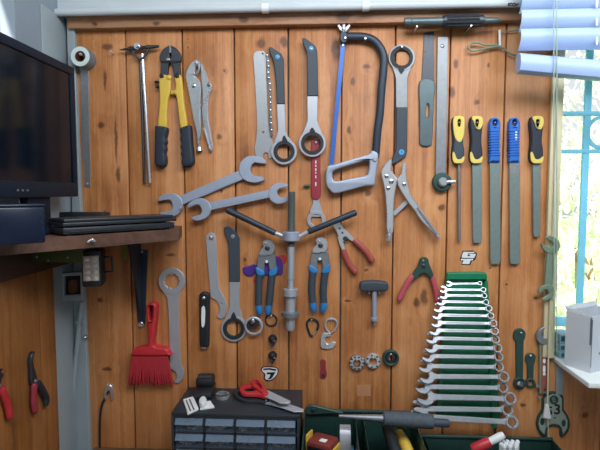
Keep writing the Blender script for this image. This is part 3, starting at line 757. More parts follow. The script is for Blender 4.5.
# --- saw blade
t = thing('saw_blade', 'dark toothed saw blade with a grey lower half, standing beside a flat steel bar', 'saw blade')
L_ = []
n = 34
for i in range(n + 1):
    y = 36 + (100 - 36) * i / n; x = 423.6 - 3.6 * (i / n)
    L_ += [(x, y), (x + 1.1, y + .5 * 64 / n)]
MB().plate(W(.001), [(424.6, 32.4), (434, 31.2), (434.6, 60), (434.4, 84), (420.4, 84)] + [q for q in L_[::-1] if q[1] < 83], [circ(427, 35.4, .9, 8), circ(432, 34.8, .8, 8), circ(424.8, 53, .8, 8), circ(425.4, 58.4, .8, 8)], .0022, .0003).build('blade', M['dsteel'], t)
MB().plate(W(.001), smooth([(420, 81), (434.4, 81), (434.2, 100), (433.4, 120), (432.6, 141), (431, 145.4), (426, 146.4), (421, 144.8), (419.6, 140), (419.8, 110)], 3), [smooth([(427.5, 103.5), (429, 106), (428.8, 115), (426.8, 117), (426, 112)], 2)], .006, .0016).build('sheath', M['spindle'], t)
mb = MB()
for i in range(18):
    y = 84 + i * 2.4; mb.plate(W(.001), [(419.9, y), (417.8, y + 1.0), (419.9, y + 1.5)], (), .002, .0002)
mb.build('teeth', M['dsteel'], t)
# --- flat bar with round foot
t = thing('bar_wrench', 'flat pale steel bar with a round dark foot and a steel pin', 'wrench')
MB().plate(W(.004), [(437.6, 37.6), (438.6, 36.4), (447.4, 36.4), (448.4, 37.6), (447.4, 100), (445.8, 178), (435.6, 178), (436.8, 100)], [circ(442.4, 46, 1.6, 14)], .005, .0008).build('bar', M['gsteel'], t)
MB().plate(W(.0005), circ(442.6, 182, 9.6, 36), (), .014, .003).build('foot', M['gtool'], t)
mb = MB(); p = P(442.6, 182, .0145); mb.lathe(p, p + Vector((0, -.009, 0)), [(0, .011), (.7, .011), (1, .008)], 18)
mb.sweep([P(443, 182, .019), P(455.4, 181.6, .019)], .0045, 12); mb.build('pin', M['nickel'], t)
nail(442.4, 46, 'nail through the hole of the flat pale steel bar', .01, 1.2)
# --- spindle along the trim
t = thing('spindle_tool', 'dark cylindrical spindle tool with a ribbed middle, lying along the top trim', 'tool')
p0, p1 = P(404.5, 22, .036), P(500, 20.4, .036); u = lambda x: (x - 404.5) / 95.5; k_ = mm(.036)
MB().lathe(p0, p1, [(0, 4 * k_), (u(410.5), 4.2 * k_), (u(411), 3.6 * k_), (u(412), 3.9 * k_), (u(443), 4.0 * k_)], 20).build('sleeve', M['spindle'], t)
mb = MB().lathe(p0, p1, [(u(443), 5.4 * k_), (u(445.5), 6 * k_), (u(447), 5.2 * k_), (u(478), 5.2 * k_), (u(480), 5.8 * k_), (u(483), 5.2 * k_)], 20)
for i in range(12):
    a = 2 * PI * i / 12; off = Vector((0, math.cos(a), math.sin(a))) * 5.4 * k_
    mb.sweep([p0.lerp(p1, u(447)) + off, p0.lerp(p1, u(478)) + off], .0022, 6)
mb.build('ribbed_body', M['dsteel'], t)
MB().lathe(p0, p1, [(u(483), 4 * k_), (u(487), 2.6 * k_), (u(489), 3 * k_), (u(497), 2.8 * k_), (1, 1.4 * k_)], 16).build('tip', M['spindle'], t)
for x in (416, 470):
    mb = MB(); q = p0.lerp(p1, u(x)); mb.sweep([Vector((q.x, .0006, q.z - 6.2 * k_)), Vector((q.x, -.05, q.z - 6.2 * k_))], .0018, 8); solo(mb, 'nail', M['nickel'], 'nail under the %s of the spindle tool on the trim' % ('sleeve' if x < 430 else 'ribbed body'), 'nail', 'nails and screws holding tools on the board')
# --- bent wire hook
t = thing('wire_hook', 'bent pale wire hook beside the edge of the blind', 'hook')
MB().sweep(px3(smooth([(519, 55.4), (513, 54.6), (508, 52), (503.5, 48), (499, 46.4), (490, 47.6), (476, 50.6), (470.5, 50.2), (468.6, 46.8), (471.4, 43.4), (476, 42.6), (481, 43.4), (486, 45), (498, 45)], 4, False), .012), .0022, 10).build('wire', M['hazetool'], t)
MB().sweep(px3(smooth([(519, 30.2), (508, 31.4), (499.6, 32)], 3, False), .008), .0018, 8).build('wire_end', M['hazetool'], t)
q_ = P(503, 47.6, .012); MB().sweep([Vector((q_.x, .0006, q_.z)), q_], .0016, 8).build('staple', M['nickel'], t)
MB().sweep([P(499.4, 30, .012), P(499.8, 45.4, .012)], .0028, 10).build('plastic_sleeve', M['paper'], t)
# --- screwdriver and files
def soft_handle(x0, dx, label, name, blade, cat, full):
    """x0: left edge in the picture at the top; handle about 13 wide"""
    t = thing(name, label, cat, None)
    S = lambda pts: [(x0 + x * dx, y) for x, y in pts]
    body = smooth(S([(1.4, 118), (3.4, 116), (10, 116), (12.6, 118.5), (13, 124), (12, 133), (11.6, 142), (12.8, 150), (12.6, 158), (10.8, 162.6), (3, 162.8), (.8, 159), (.6, 152), (1.6, 142), (1.2, 132), (.4, 124)]), 3)
    MB().plate(W(.001), body, [smooth(S([(6, 119.8), (8.6, 119.8), (8.4, 124.6), (7.2, 127), (6, 124.6)]), 2)], .017, .0055).build('handle', M['navygrip'] if not full else M['grip'], t)
    if full:
        cap = smooth(S([(1.6, 118), (3.6, 116), (10, 116), (12.4, 118.5), (12.6, 126), (11.6, 136), (8.6, 142), (4.4, 140), (2.2, 134), (1.2, 125)]), 3)
    else:
        cap = smooth(S([(2.2, 118.2), (4, 116), (10.4, 116), (12.6, 118.6), (12.6, 124), (10.6, 128.8), (7.6, 129), (5.4, 126), (4.2, 122)]), 3)
    MB().plate(W(.0165), cap, [smooth(S([(5.8, 119.6), (8.8, 119.6), (8.5, 125), (7.2, 127), (5.8, 125)]), 2)], .0024, .001).build('end_cap', M['paleyellow'], t)
    lo = smooth(S([(.8, 152), (2.8, 153), (5, 158.6), (8.6, 159), (11.8, 156.4), (12.7, 157.6), (10.8, 162.8), (3, 163), (.7, 159)]), 3)
    MB().plate(W(.0165), lo, (), .0024, .001).build('collar', M['paleyellow'], t)
    if not full:
        pass
    blade(t); return t
soft_handle(452.2, 1.0, 'yellow and grey screwdriver with a thin round rod, leftmost of the row beside the window', 'screwdriver',
    lambda t: MB().sweep([P(458.9, 161, .009), P(459.4, 241, .009)], [.0040, .0036], 12).build('rod', M['gsteel'], t), 'screwdriver', True)
def file_blade(x0, x1, x2, x3, y1, tang=None):
    def f(t):
        b = MB().plate(W(.0065), [(x0, 162), (x1, 162), (x3, y1 - 5), (x3 - .8, y1), (x2 + .8, y1), (x2, y1 - 5)], (), .0045, .0007).build('blade', M['filesteel'], t)
        if tang: MB().plate(W(.0108), [(x0 + .4, 163), (x1 - .4, 163), (x1 - .5, 174), (x0 + .5, 174)], (), .0006, .0002).build('bare_neck', M['nickel'], t)
    return f
soft_handle(469.8, 1.05, 'yellow and grey handled flat file hanging right next to the screwdriver', 'file', file_blade(472.4, 482.2, 473, 482, 243), 'file', False)
soft_handle(530.4, 1.08, 'yellow and grey handled flat file hanging alone by the window edge', 'file', file_blade(533, 541, 533.6, 540.6, 237), 'file', False)
def blue_file(x0, label, neck, x2):
    t = thing('file', label, 'file')
    S = lambda pts: [(x0 + x, y) for x, y in pts]
    mb = MB().plate(W(.001), smooth(S([(1.6, 121), (4, 117.6), (9, 117.6), (11.6, 121), (12, 127), (11, 138), (10.8, 150), (11.6, 160), (10.6, 162.4), (1.6, 162.4), (.8, 160), (1.6, 150), (1.4, 138), (.6, 127)]), 3), [smooth(S([(6.3, 119.4), (8.6, 121.5), (8, 125), (6.3, 126), (4.8, 125), (4.3, 121.5)]), 2)], .015, .0045)
    for i in range(10):
        y = 130 + i * 2.7
        mb.plate(W(.0004), S([(.9, y), (11.5, y), (11.7, y + .6), (11.5, y + 1.3), (.9, y + 1.3), (.5, y + .6)]), (), .0172, .0006)
    mb.build('handle', M['blue'], t)
    file_blade(x0 + .8, x0 + 11.6, x2, x2 + 10.4, 264, neck)(t)
    if neck: MB().plate(W(.0164), S([(6.8, 131), (8.8, 131), (8.8, 140), (6.8, 140)]), (), .0006, .0002).build('white_marking', M['paper'], t)
blue_file(489.0, 'blue ribbed-handle flat file, left of the two blue ones', False, 490.4)
blue_file(508.6, 'blue ribbed-handle flat file with a bright neck, right of the two blue ones', True, 510)
for x, w in ((459.3, 'screwdriver beside the files'), (477.4, 'yellow-capped file beside the screwdriver'), (495.3, 'left blue file'), (514.9, 'right blue file'), (538.4, 'yellow-capped file by the window edge')):
    nail(x, 122.4, 'nail through the handle of the ' + w, .016, .8)
# --- dumbbell spanner by the window
t = thing('dumbbell_wrench', 'two-ended wrench tinted pale green with painted haze hanging at the window casing', 'wrench')
mb = MB().plate(W(.0195), jaw_head(552, 245.5, 8.4, math.atan2(-6, -10), 6.4), (), .007, .0012)
mb.plate(W(.0195), jaw_head(547.6, 292, 7.4, math.atan2(5, -8), 6), (), .007, .0012)
mb.plate(W(.020), [(547.4, 251), (555.4, 251), (552.6, 287), (544.6, 287)], (), .0055, .001)
mb.build('body', M['hazetool'], t)

# --- double open-end wrenches
t = thing('open_end_wrench', 'large double open-end wrench hanging at a slant above a shorter one', 'wrench')
mb = MB().plate(W(.004), jaw_head(252.4, 169, 13.4, math.atan2(1.2, 10), 13.2, .04, .95), (), .009, .0014)
mb.plate(W(.004), jaw_head(170.4, 205, 11.8, math.atan2(1.6, -10), 11.2, .06, .98), (), .009, .0014)
mb.plate(W(.0045), [(178.4, 196.6), (242, 169.2), (246, 178), (181, 205.4)], (), .0065, .0011)
mb.build('body', M['alu'], t)
MB().plate(W(.0105), strip((188, 199.4), (236, 178.8), 4.4, 4.4, True, True), (), .001, .0004).build('raised_panel', M['alu'], t)
t = thing('open_end_wrench', 'shorter double open-end wrench hanging below the large one', 'wrench')
mb = MB().plate(W(.013), jaw_head(279, 193.6, 10.4, math.atan2(-2.6, 10), 9.4, .06, .97), (), .008, .0013)
mb.plate(W(.013), jaw_head(199.6, 209.2, 10.8, math.atan2(3.4, -10), 10, .06, .97), (), .008, .0013)
mb.plate(W(.0135), [(206.6, 203), (270.6, 189.4), (272, 197), (208.2, 210.8)], (), .006, .001)
mb.build('body', M['alu'], t)
MB().plate(W(.019), strip((214, 205.4), (264, 194.6), 3.8, 3.8, True, True), (), .001, .0004).build('raised_panel', M['alu'], t)
nail(262.5, 177.8, 'nail under the jaw of the large slanting wrench', .012, 1.0); nail(180.2, 208.5, 'nail between the left jaws of the two slanting wrenches', .02, 1.0)
# --- bearing press
t = thing('bearing_press', 'tall threaded press with two dark handle bars spread like a bow', 'press')
d = .032; a0 = P(291.6, 191.5, d); a1 = P(290.2, 330, d); u = lambda y: (y - 191.5) / 138.5; k_ = mm(d)
prof = []
n = 46
for i in range(n): 
    y = 192 + 54 * i / n
    prof += [(u(y), 3.4 * k_), (u(y + .55), 3.9 * k_)]
MB().lathe(a0, a1, [(0, 3 * k_)] + prof + [(u(246.5), 3.4 * k_)], 16).build('threaded_rod', M['thread'], t)
MB().lathe(a0, a1, [(u(245), 3.6 * k_), (u(278), 3.6 * k_), (u(278.4), 3.1 * k_), (u(290), 3.1 * k_)], 18).build('rod', M['steel'], t)
mb = MB().lathe(a0, a1, [(u(230.8), 7.6 * k_), (u(231.6), 8.6 * k_), (u(239.4), 8.6 * k_), (u(240.4), 7.4 * k_)], 22)
mb.build('hub_nut', M['alu'], t)
mb = MB().lathe(a0, a1, [(u(288), 5.6 * k_), (u(288.4), 7.6 * k_), (u(295), 7.6 * k_), (u(295.6), 5 * k_), (u(311), 5 * k_)], 22); mb.build('collar', M['steel'], t)
mb = MB().lathe(a0, a1, [(u(311), 8 * k_), (u(311.6), 9.3 * k_), (u(315.6), 9.3 * k_), (u(316.2), 5 * k_)], 24); mb.build('flange', M['gsteel'], t)
mb = MB().lathe(a0, a1, [(u(316), 4.8 * k_), (u(328), 4.8 * k_), (u(330), 4 * k_)], 20); mb.build('guide', M['steel'], t)
for s_, stub, bar_ in ((0, [(283.4, 236.2), (273, 232.2)], [(275.4, 233.2), (226.4, 209.6)]), (1, [(298.8, 236.6), (310, 231)], [(308, 232), (356.6, 212.2)])):
    MB().sweep(px3(stub, d), 2.2 * k_, 14).build('stub', M['steel'], t)
    q0, q1 = px3(bar_, d)
    MB().lathe(q0, q1, [(0, 2.6 * k_), (.05, 2.9 * k_), (.95, 3.3 * k_), (.985, 2.9 * k_), (1, 1.8 * k_)], 16).build('handle_bar', M['bracket'], t)
for x, y, w in ((286.8, 241.4, 'left'), (295.2, 241.2, 'right')):
    p = P(x, y, .038); mb = MB(); mb.sweep([Vector((p.x, .0006, p.z)), p], .0017, 10)
    solo(mb, 'nail', M['nickel'], 'nail under the %s side of the hub of the bearing press' % w, 'nail', 'nails and screws holding tools on the board')
# --- hook spanner
t = thing('hook_spanner', 'flat pale steel hook spanner with a curled lower end', 'spanner')
MB().plate(W(.001), [(205.6, 239), (206.2, 235.4), (208.4, 233.2), (211.2, 232.6), (214, 234), (215.6, 237.6), (216.6, 255), (218.4, 288), (221.6, 293.5), (224.8, 299), (226.2, 305.5), (225.8, 312.5), (224, 317.4), (221.2, 319.6), (217.2, 317.6), (216.6, 315.4), (219.2, 312.6), (219.8, 309), (218.8, 304.6), (216, 300.4), (210.6, 297.6), (208.6, 275)], [circ(210.6, 238.4, 2.2, 14), circ(221.4, 303.5, .8, 8)], .0045, .0007).build('body', M['steel'], t)
nail(210.8, 237.4, 'nail through the top hole of the hook spanner', .01, 1.4)
# --- knife handle
t = thing('knife_handle', 'black handle with a white label strip, hanging below the hook spanner', 'knife')
MB().plate(W(.001), smooth([(198.8, 297), (200, 293.8), (203.4, 292.4), (207, 293.6), (208.8, 297), (208.8, 320), (208.2, 345), (206.6, 347.4), (200.6, 347.4), (199.2, 345), (198.8, 320)], 3), (), .014, .004).build('handle', M['black'], t)
MB().plate(W(.0148), smooth([(201.4, 308), (204.6, 307), (205, 316), (204.2, 326), (201.4, 326.4)], 2), (), .0008, .0003).build('white_label', M['paper'], t)
MB().plate(W(.005), [(201, 346.5), (206, 346.5), (205.4, 349.2), (201.8, 349.2)], (), .005, .0008).build('blade_end', M['nickel'], t)
nail(203.4, 298.2, 'screw at the top of the black handle with the white label', .0175, 1.6)
# --- cable cutters
def cable_cutters(dx, dy, label, lean):
    t = thing('cable_cutters', label, 'cable cutters')
    S = lambda pts: [(x + dx, y + dy) for x, y in pts]
    MB().plate(W(.012), smooth(S([(262.6, 241.8), (266, 240.2), (270.4, 240.8), (273.6, 243.6), (274.6, 248), (273.4, 252.4), (270.6, 255), (267.4, 254.6), (265.6, 255.6), (259.2, 255), (260.6, 250), (263.4, 247.2), (263, 244.6)]), 3), [], .004, .001).build('jaw', M['nickel'], t)
    MB().plate(W(.006), smooth(S([(258.6, 254), (264, 253.4), (270, 254), (274.4, 254), (276, 262), (276.4, 272), (270.6, 273), (268.4, 263), (266.4, 262.2), (264.6, 263.4), (263.4, 273), (257, 272), (257.4, 262)]), 3), [], .006, .0012).build('lower_jaw', M['gsteel'], t)
    mb = MB(); rivet(mb, 267.4 + dx, 248 + dy, .016, 2.6, .003); mb.build('pivot', M['dsteel'], t)
    mb = MB(); rivet(mb, 266.6 + dx, 261.6 + dy, .012, 1.5, .002); mb.build('catch', M['paper'], t)
    for path, flare in (([(260.2, 272), (258.9, 282), (258.6, 294), (258.7 + lean[0], 306), (259.9 + lean[0], 315)], [(255.6, 267.6), (263.6, 271.4), (263.4, 276.2), (257, 275.2)]), ([(272.4, 272), (271, 282), (270, 294), (268.7 + lean[1], 306), (267.6 + lean[1], 315)], [(269, 271.6), (277, 267), (276, 275), (269.4, 276.6)])):
        pp = smooth(S(path), 3, False)
        h = MB().sweep(px3(pp[:-3], .0095), [3.9 * mm() * (1 - .12 * i / len(pp)) for i in range(len(pp) - 3)], 14, .8).build('handle', M['grip'], t)
        MB().plate(W(.004), smooth(S(flare), 3), (), .014, .004).build('blue_guard', M['cyanblue'], h)
        MB().sweep(px3(pp[-5:], .0095), [3.2 * mm(), 3.7 * mm(), 3.6 * mm(), 3.1 * mm(), 1.6 * mm()], 14, .8).build('blue_tip', M['cyanblue'], h)
cable_cutters(0, 0, 'blue-gripped cable cutters in front of the purple ornament', (0, 0))
cable_cutters(53.2, -2.6, 'blue-gripped cable cutters right of the bearing press', (1.0, 2.0))
nail(265.6, 243.5, 'nail in the jaws of the cable cutters with the purple ornament', .02, .9); nail(319.4, 241, 'nail in the jaws of the cable cutters right of the press', .02, .9)
t = thing('ornament', 'purple and red flat ornament peeking out behind cable cutters', 'ornament')
MB().plate(W(.0004), smooth([(243.2, 267.4), (249, 266.2), (253.6, 264.2), (256.4, 265), (258, 258), (266, 256), (276.4, 256.6), (281.8, 259.4), (283, 268), (281.6, 274.6), (276, 275), (266, 276), (257, 272.4), (251.6, 276.6), (245.6, 275.4), (243, 271.6)], 3), (), .0036, .0014).build('purple_petal', M['purple'], t)
MB().plate(W(.0002), smooth([(277, 256.4), (284.6, 255), (286.8, 259.6), (283.6, 264.6), (279, 263)], 2), (), .0028, .001).build('red_petal', M['redspot'], t)
MB().plate(W(.0002), smooth([(253.2, 280.6), (256.8, 275), (261, 277), (259.4, 286), (256, 285)], 2), (), .0028, .001).build('red_petal', M['redspot'], t)
# --- snap ring pliers
t = thing('circlip_pliers', 'small pliers with brick-red grips hanging behind the right bar of the press', 'pliers')
MB().plate(W(.004), smooth([(332.6, 224.6), (337, 221.6), (341, 224.4), (345.4, 231), (348.2, 236.6), (346.4, 241), (341.6, 241.6), (338.6, 237), (335.4, 230)], 3), (), .006, .0012).build('head', M['nickel'], t)
mb = MB(); rivet(mb, 345.4, 238.6, .011, 2.4, .004); rivet(mb, 339.6, 228.4, .0102, 1.1, .001); rivet(mb, 342.4, 232.8, .0102, 1.1, .001); mb.build('pivot', M['dsteel'], t)
for path in ([(339.4, 236.4), (341.6, 244), (344.4, 252)], [(343, 230.5), (349, 236.4), (355.4, 242)]):
    MB().plate(W(.0045), ribbon(path, [4.4, 4.4, 3.6]), (), .005, .001).build('arm', M['nickel'], t)
for path in ([(343.2, 249.4), (345.8, 257.4), (349.6, 265), (354.6, 271.4), (357, 273)], [(353.4, 239.8), (360, 245.6), (366, 251.8), (371, 259), (373.6, 262)]):
    MB().sweep(px3(smooth(path, 3, False), .0085), [2.6 * mm()] + [3.1 * mm()] * 8 + [3.3 * mm()] * 2 + [2.8 * mm(), 1.6 * mm()], 14, .8).build('grip', M['brick'], t)
nail(337.6, 224.2, 'nail in the nose of the pliers with brick-red grips', .013, .9)
mb = MB(); mb.sweep([P(303.4, 186, .008), P(309.6, 185.6, .008)], .0032, 10); mb.sweep([Vector((P(304.5, 186, .008).x, -.0003, P(304.5, 186, .008).z)), P(304.5, 186, .008)], .002, 8)
solo(mb, 'peg', M['gtool'], 'short dark peg beside the red-handled wrench', 'peg')
# --- long ring wrench
t = thing('ring_wrench', 'long flat steel wrench with a twelve-point ring on top and a hook at its foot', 'wrench')
MB().plate(W(.001), circ(171.4, 281.4, 13.3, 44), [poly12(171.4, 281.2, 8, 12, .88)], .006, .0009).build('ring', M['steel'], t)
MB().plate(W(.001), [(162, 290.4), (167, 292), (172, 292.6), (177, 291.8), (181, 290.2), (178.6, 297), (178.2, 310), (179.4, 340), (180.2, 364), (182.8, 369), (183.8, 374), (182.6, 379.4), (179.4, 383), (175.6, 383.8), (173.6, 382), (175.8, 379.6), (176.6, 376), (175.4, 372.6), (172.6, 370.2), (169.4, 369), (169.2, 340), (168, 310), (166.8, 298)], (), .0052, .0009).build('shank', M['steel'], t)
nail(171.4, 274.6, 'nail in the ring of the long flat wrench', .012, .8)
# --- brush
t = thing('hand_brush', 'red hand brush with a slotted handle and red bristles', 'brush')
MB().plate(W(.0006), smooth([(145.6, 309), (146.4, 305), (150.4, 303.2), (154.6, 304.4), (156, 309), (155, 322), (153.4, 336), (152.8, 346), (160, 348.4), (166, 349.6), (168.6, 353), (167.6, 357), (132.4, 357), (131.4, 353), (133.6, 349.4), (141, 347.6), (147, 345.6), (147.4, 334), (146.6, 322)], 3), [smooth([(150.6, 306.6), (152.4, 308.6), (151.6, 319), (150, 321.4), (148.6, 318), (148.8, 308.6)], 2)], .0254, .005).build('handle', M['red'], t)
mb = MB(); rnd = random.Random(3)
for i in range(34):
    for j in range(3):
        f = i / 33; x0 = 133 + 34 * f; x1 = 128.4 + 44.6 * f + rnd.uniform(-.6, .6); d0 = .008 + j * .007; y1 = 384 + rnd.uniform(-2.2, 1.6)
        mb.sweep([P(x0, 355, d0), P((x0 + x1) / 2 - .2, 370, d0 + .001), P(x1, y1, d0 + rnd.uniform(-.002, .003))], [.0019, .0021, .0011], 6)
mb.build('bristles', M['bristle'], t)['kind'] = 'stuff'
# --- nuts, hooks, rings
def ringthing(name, label, cx, cy, ro_, ri_, m_, h=.008, back=.0005, cat='ring', group=None, splines=0, tilt=0):
    t = thing(name, label, cat, group)
    p = P(cx, cy, back + h); p.y = -back; k_ = mm(h)
    mb = MB().ring(p, (0, -1, 0), [(ri_ * k_, 0), (ro_ * k_, 0), (ro_ * k_, h * .75), (ro_ * k_ * .9, h), (ri_ * k_ * 1.1, h), (ri_ * k_, h * .85)])
    mb.build('body', M[m_], t)
    if splines:
        mb = MB()
        for i in range(splines):
            a = 2 * PI * i / splines
            q = p + Vector((math.cos(a), 0, math.sin(a))) * (ro_ * .78 * k_)
            mb.ball(q + Vector((0, -h, 0)), .0026, 8, (1, .4, 1))
        mb.build('notch', M['dsteel'], t)
    return t
ringthing('lockring', 'notched bright lockring, leftmost of the three in a row', 357, 363.2, 8, 3.6, 'chrome', .009, cat='lockring', group='three lockrings in a row', splines=10)
ringthing('lockring', 'dull nickel lockring in the middle of three', 373.2, 361.6, 7.9, 3.9, 'nickel', .009, cat='lockring', group='three lockrings in a row', splines=7)
t = ringthing('lockring', 'black lockring, rightmost of the three in a row', 391, 358.6, 8.4, 6, 'gtool', .010, cat='lockring', group='three lockrings in a row')
p = P(391, 358.6, .007); p.y = -.0005; MB().ring(p, (0, -1, 0), [(.007, 0), (.0145, 0), (.0145, .004), (.007, .006)]).build('inner_race', M['dsteel'], t)
for x, y, w in ((357, 360.4, 'bright lockring'), (373.2, 358.4, 'dull lockring'), (391, 354.4, 'black lockring')): nail(x, y, 'nail carrying the ' + w, .012, .9)
ringthing('steel_ring', 'wide pale steel ring beside the low ring spanner', 253.4, 326.2, 9.6, 7.4, 'steel', .006, .0088)
t = ringthing('bushing', 'dark bushing with a bright bore inside the pale steel ring', 252, 323.6, 6.4, 3.4, 'dsteel', .014, .0005, 'bushing')
nail(252.6, 321.6, 'nail in the dark bushing inside the pale steel ring', .019, 2.2, colour='chrome')
ringthing('rubber_ring', 'thin dark ring below the left cable cutters', 271, 320.6, 6.6, 5, 'rubber', .004, cat='ring')
nail(271, 316, 'nail holding the thin dark ring', .008, 1.0)
for y, lb in ((340.6, 'upper of two round black hooks under the dark ring'), (357.4, 'lower of two round black hooks under the dark ring')):
    t = thing('round_hook', lb, 'hook', 'two round black hooks')
    p = P(272, y, .016); MB().lathe(Vector((p.x, -.0004, p.z)), p, [(0, .0115), (.3, .0115), (.6, .009), (.9, .007), (1, .004)], 18).build('knob', M['black'], t)
    MB().sweep(px3([(272, y - 2, .012), (275.4, y + 1.5, .016), (272, y + 6.4, .012), (269.4, y + 3.4, .01)], 0), .0022, 8).build('loop', M['dsteel'], t)
    MB().ball(P(272.2, y - 2.2, .019), .0022, 8).build('highlight_bead', M['chrome'], t)  # chrome bead stands in for the highlight on the black knob
def clip(label, pts, m_, r, d):
    t = thing('carabiner', label, 'carabiner', 'two small carabiners')
    n_ = len(pts)
    MB().sweep(px3(smooth(pts, 4, False), d), r, 10).build('body', M[m_], t)
    MB().sweep(px3([pts[-1], pts[0]], d), r * .75, 8).build('gate', M['nickel'], t)
clip('small black carabiner right of the press foot', [(316.8, 330.6), (318.4, 326), (317.4, 321.6), (313.6, 319.4), (309, 320), (306.8, 324), (308.2, 330), (310.4, 335.4), (313, 336.4)], 'black', .0028, .004)
clip('small pale grey carabiner above the bright hook piece', [(334.4, 331), (337, 325.4), (335.8, 320.6), (331.4, 318.8), (327, 320.4), (325.2, 325), (326.6, 330), (330.2, 333.6)], 'steel', .0028, .004)
t = thing('claw_hook', 'bright bent claw piece under the pale grey carabiner', 'hook')
MB().plate(W(.001), smooth([(321.6, 334.4), (326, 333), (330.4, 334.6), (330, 337), (326.2, 337.6), (325, 341), (327.8, 344.4), (332, 342.4), (335.4, 342.6), (335, 346.4), (330, 349.4), (323.4, 349), (320.4, 346.6), (320.6, 340)], 3), (), .006, .0015).build('body', M['nickel'], t)
nail(329, 334, 'nail above the bright claw piece', .013, 1.0)
nail(311.6, 320.2, 'nail holding the small black carabiner', .012, .8); nail(331.2, 319.8, 'nail holding the small pale grey carabiner', .012, .8)
t = thing('key_tag', 'small red keyhole-shaped tag on the boards', 'tag')
MB().plate(W(.0004), smooth([(320.6, 361), (323, 359.4), (325.6, 361), (325.8, 367), (326.2, 371), (327, 374.6), (325.4, 378.4), (322.6, 379.2), (320.2, 377), (320, 373), (320.8, 369)], 3), (), .003, .001).build('body', M['wine'], t)
MB().lathe(P(323.4, 375, .0034), P(323.4, 375, .0046), [(0, .0042), (1, .0034)], 14).build('dark_spot', M['ink'], t)
solo(MB().plate(W(.0003), [(357, 385), (370.6, 384.6), (371, 396), (357.4, 396.4)], (), .0005, .0001), 'tape_patch', M['palewood'], 'pale square patch of tape below the lockrings', 'tape')
# --- T bolt
t = thing('t_handle_bolt', 'dark-headed T-handle bolt hanging point down', 'bolt')
MB().plate(W(.0006), smooth([(360.4, 283.6), (366, 282), (374, 281.4), (383, 282.2), (388.2, 283.8), (388.2, 290.4), (381, 291.4), (370, 291.6), (361, 290.8)], 3), (), .0234, .004).build('head', M['grip'], t)
MB().lathe(P(374.4, 290.5, .014), P(374.4, 325.5, .014), [(0, 2.4 * mm()), (.76, 2.4 * mm()), (.77, 3.6 * mm()), (.86, 3.6 * mm()), (.87, 1.6 * mm()), (1, .6 * mm())], 16).build('shaft', M['alu'], t)
nail(369.4, 293.6, 'left nail under the head of the T-handle bolt', .026, .7); nail(379.6, 293.4, 'right nail under the head of the T-handle bolt', .026, .7)
# --- red handled pliers near the rack
t = thing('pliers', 'small dark pliers with pinkish red grips beside the green rack', 'pliers')
MB().plate(W(.004), smooth([(420.6, 259), (424, 257.4), (428, 258.6), (429.4, 264), (432.2, 270.6), (434, 278), (431.4, 280.2), (428, 275.6), (423.6, 273.4), (419.4, 275.4), (415.8, 279.8), (411.6, 277.6), (414.4, 271.6), (418.4, 266)], 3), (), .009, .002).build('head', M['gtool'], t)
mb = MB(); rivet(mb, 423.6, 266, .0132, 2, .0025); mb.build('pivot', M['dsteel'], t)
for path in ([(413, 275.4), (408.6, 281), (404.2, 289), (400.4, 297.4), (398.4, 301)], [(432.2, 276.4), (434, 283), (436, 291), (437.2, 299), (437.6, 303)]):
    MB().sweep(px3(smooth(path, 3, False), .0085), [2.4 * mm()] + [2.9 * mm()] * 10 + [2.4 * mm(), 1.4 * mm()], 14, .8).build('grip', M['pinkred'], t)
nail(423.4, 260.6, 'nail in the nose of the pliers with pinkish red grips', .016, .9)
# --- GT sticker: black plate with two pale letters
t = thing('letter_sticker', 'small black and white sticker with the letters GT above the green rack', 'sticker')
S = lambda pts: [(450 + x / 15, 245 + y / 15) for x, y in pts]
MB().plate(W(.0003), S([(190, 88), (350, 82), (408, 126), (396, 180), (374, 234), (330, 240), (306, 300), (172, 300), (186, 240), (150, 236), (150, 200), (172, 150)]), (), .0008, .0002).build('backing', M['ink'], t)
MB().plate(W(.0011), S([(205, 103), (372, 103), (360, 124), (278, 126), (260, 165), (300, 168), (306, 150), (282, 148), (290, 134), (392, 134), (366, 196), (176, 192), (182, 150)]), (), .0005, .0001).build('letter', M['sticker'], t)
MB().plate(W(.0011), S([(166, 208), (352, 208), (342, 230), (312, 230), (292, 286), (184, 286), (206, 232), (160, 230)]), (), .0005, .0001).build('letter', M['sticker'], t)
# --- lower sticker
t = thing('emblem_sticker', 'white shield-shaped sticker with black marks above the scissors', 'sticker')
MB().plate(W(.0003), smooth([(261.4, 367.6), (266, 366.4), (274, 366.8), (278.4, 369), (277.6, 375), (272, 380.6), (266.4, 381.4), (263.6, 378.6), (264.2, 374), (261, 371.4)], 2), (), .0008, .0002).build('backing', M['ink'], t)
MB().plate(W(.0011), smooth([(262.6, 368.2), (266, 367.4), (274, 367.8), (277.4, 369.6), (276.8, 374.6), (271.6, 379.6), (266.8, 380.2), (264.8, 378.2), (265.4, 374), (262.2, 371.2)], 2), (), .0004, .0001).build('white_field', M['sticker'], t)
MB().plate(W(.0015), [(263, 368.8), (270, 368.2), (276.4, 369.4), (275.8, 371), (269, 369.8), (263.4, 370.2)], (), .0004, .0001).build('mark', M['ink'], t)
MB().plate(W(.0015), [(267, 372.6), (275.6, 372.2), (271.4, 378.8), (268, 379.6), (270.8, 374.6), (266.4, 374.4)], (), .0004, .0001).build('mark', M['ink'], t)
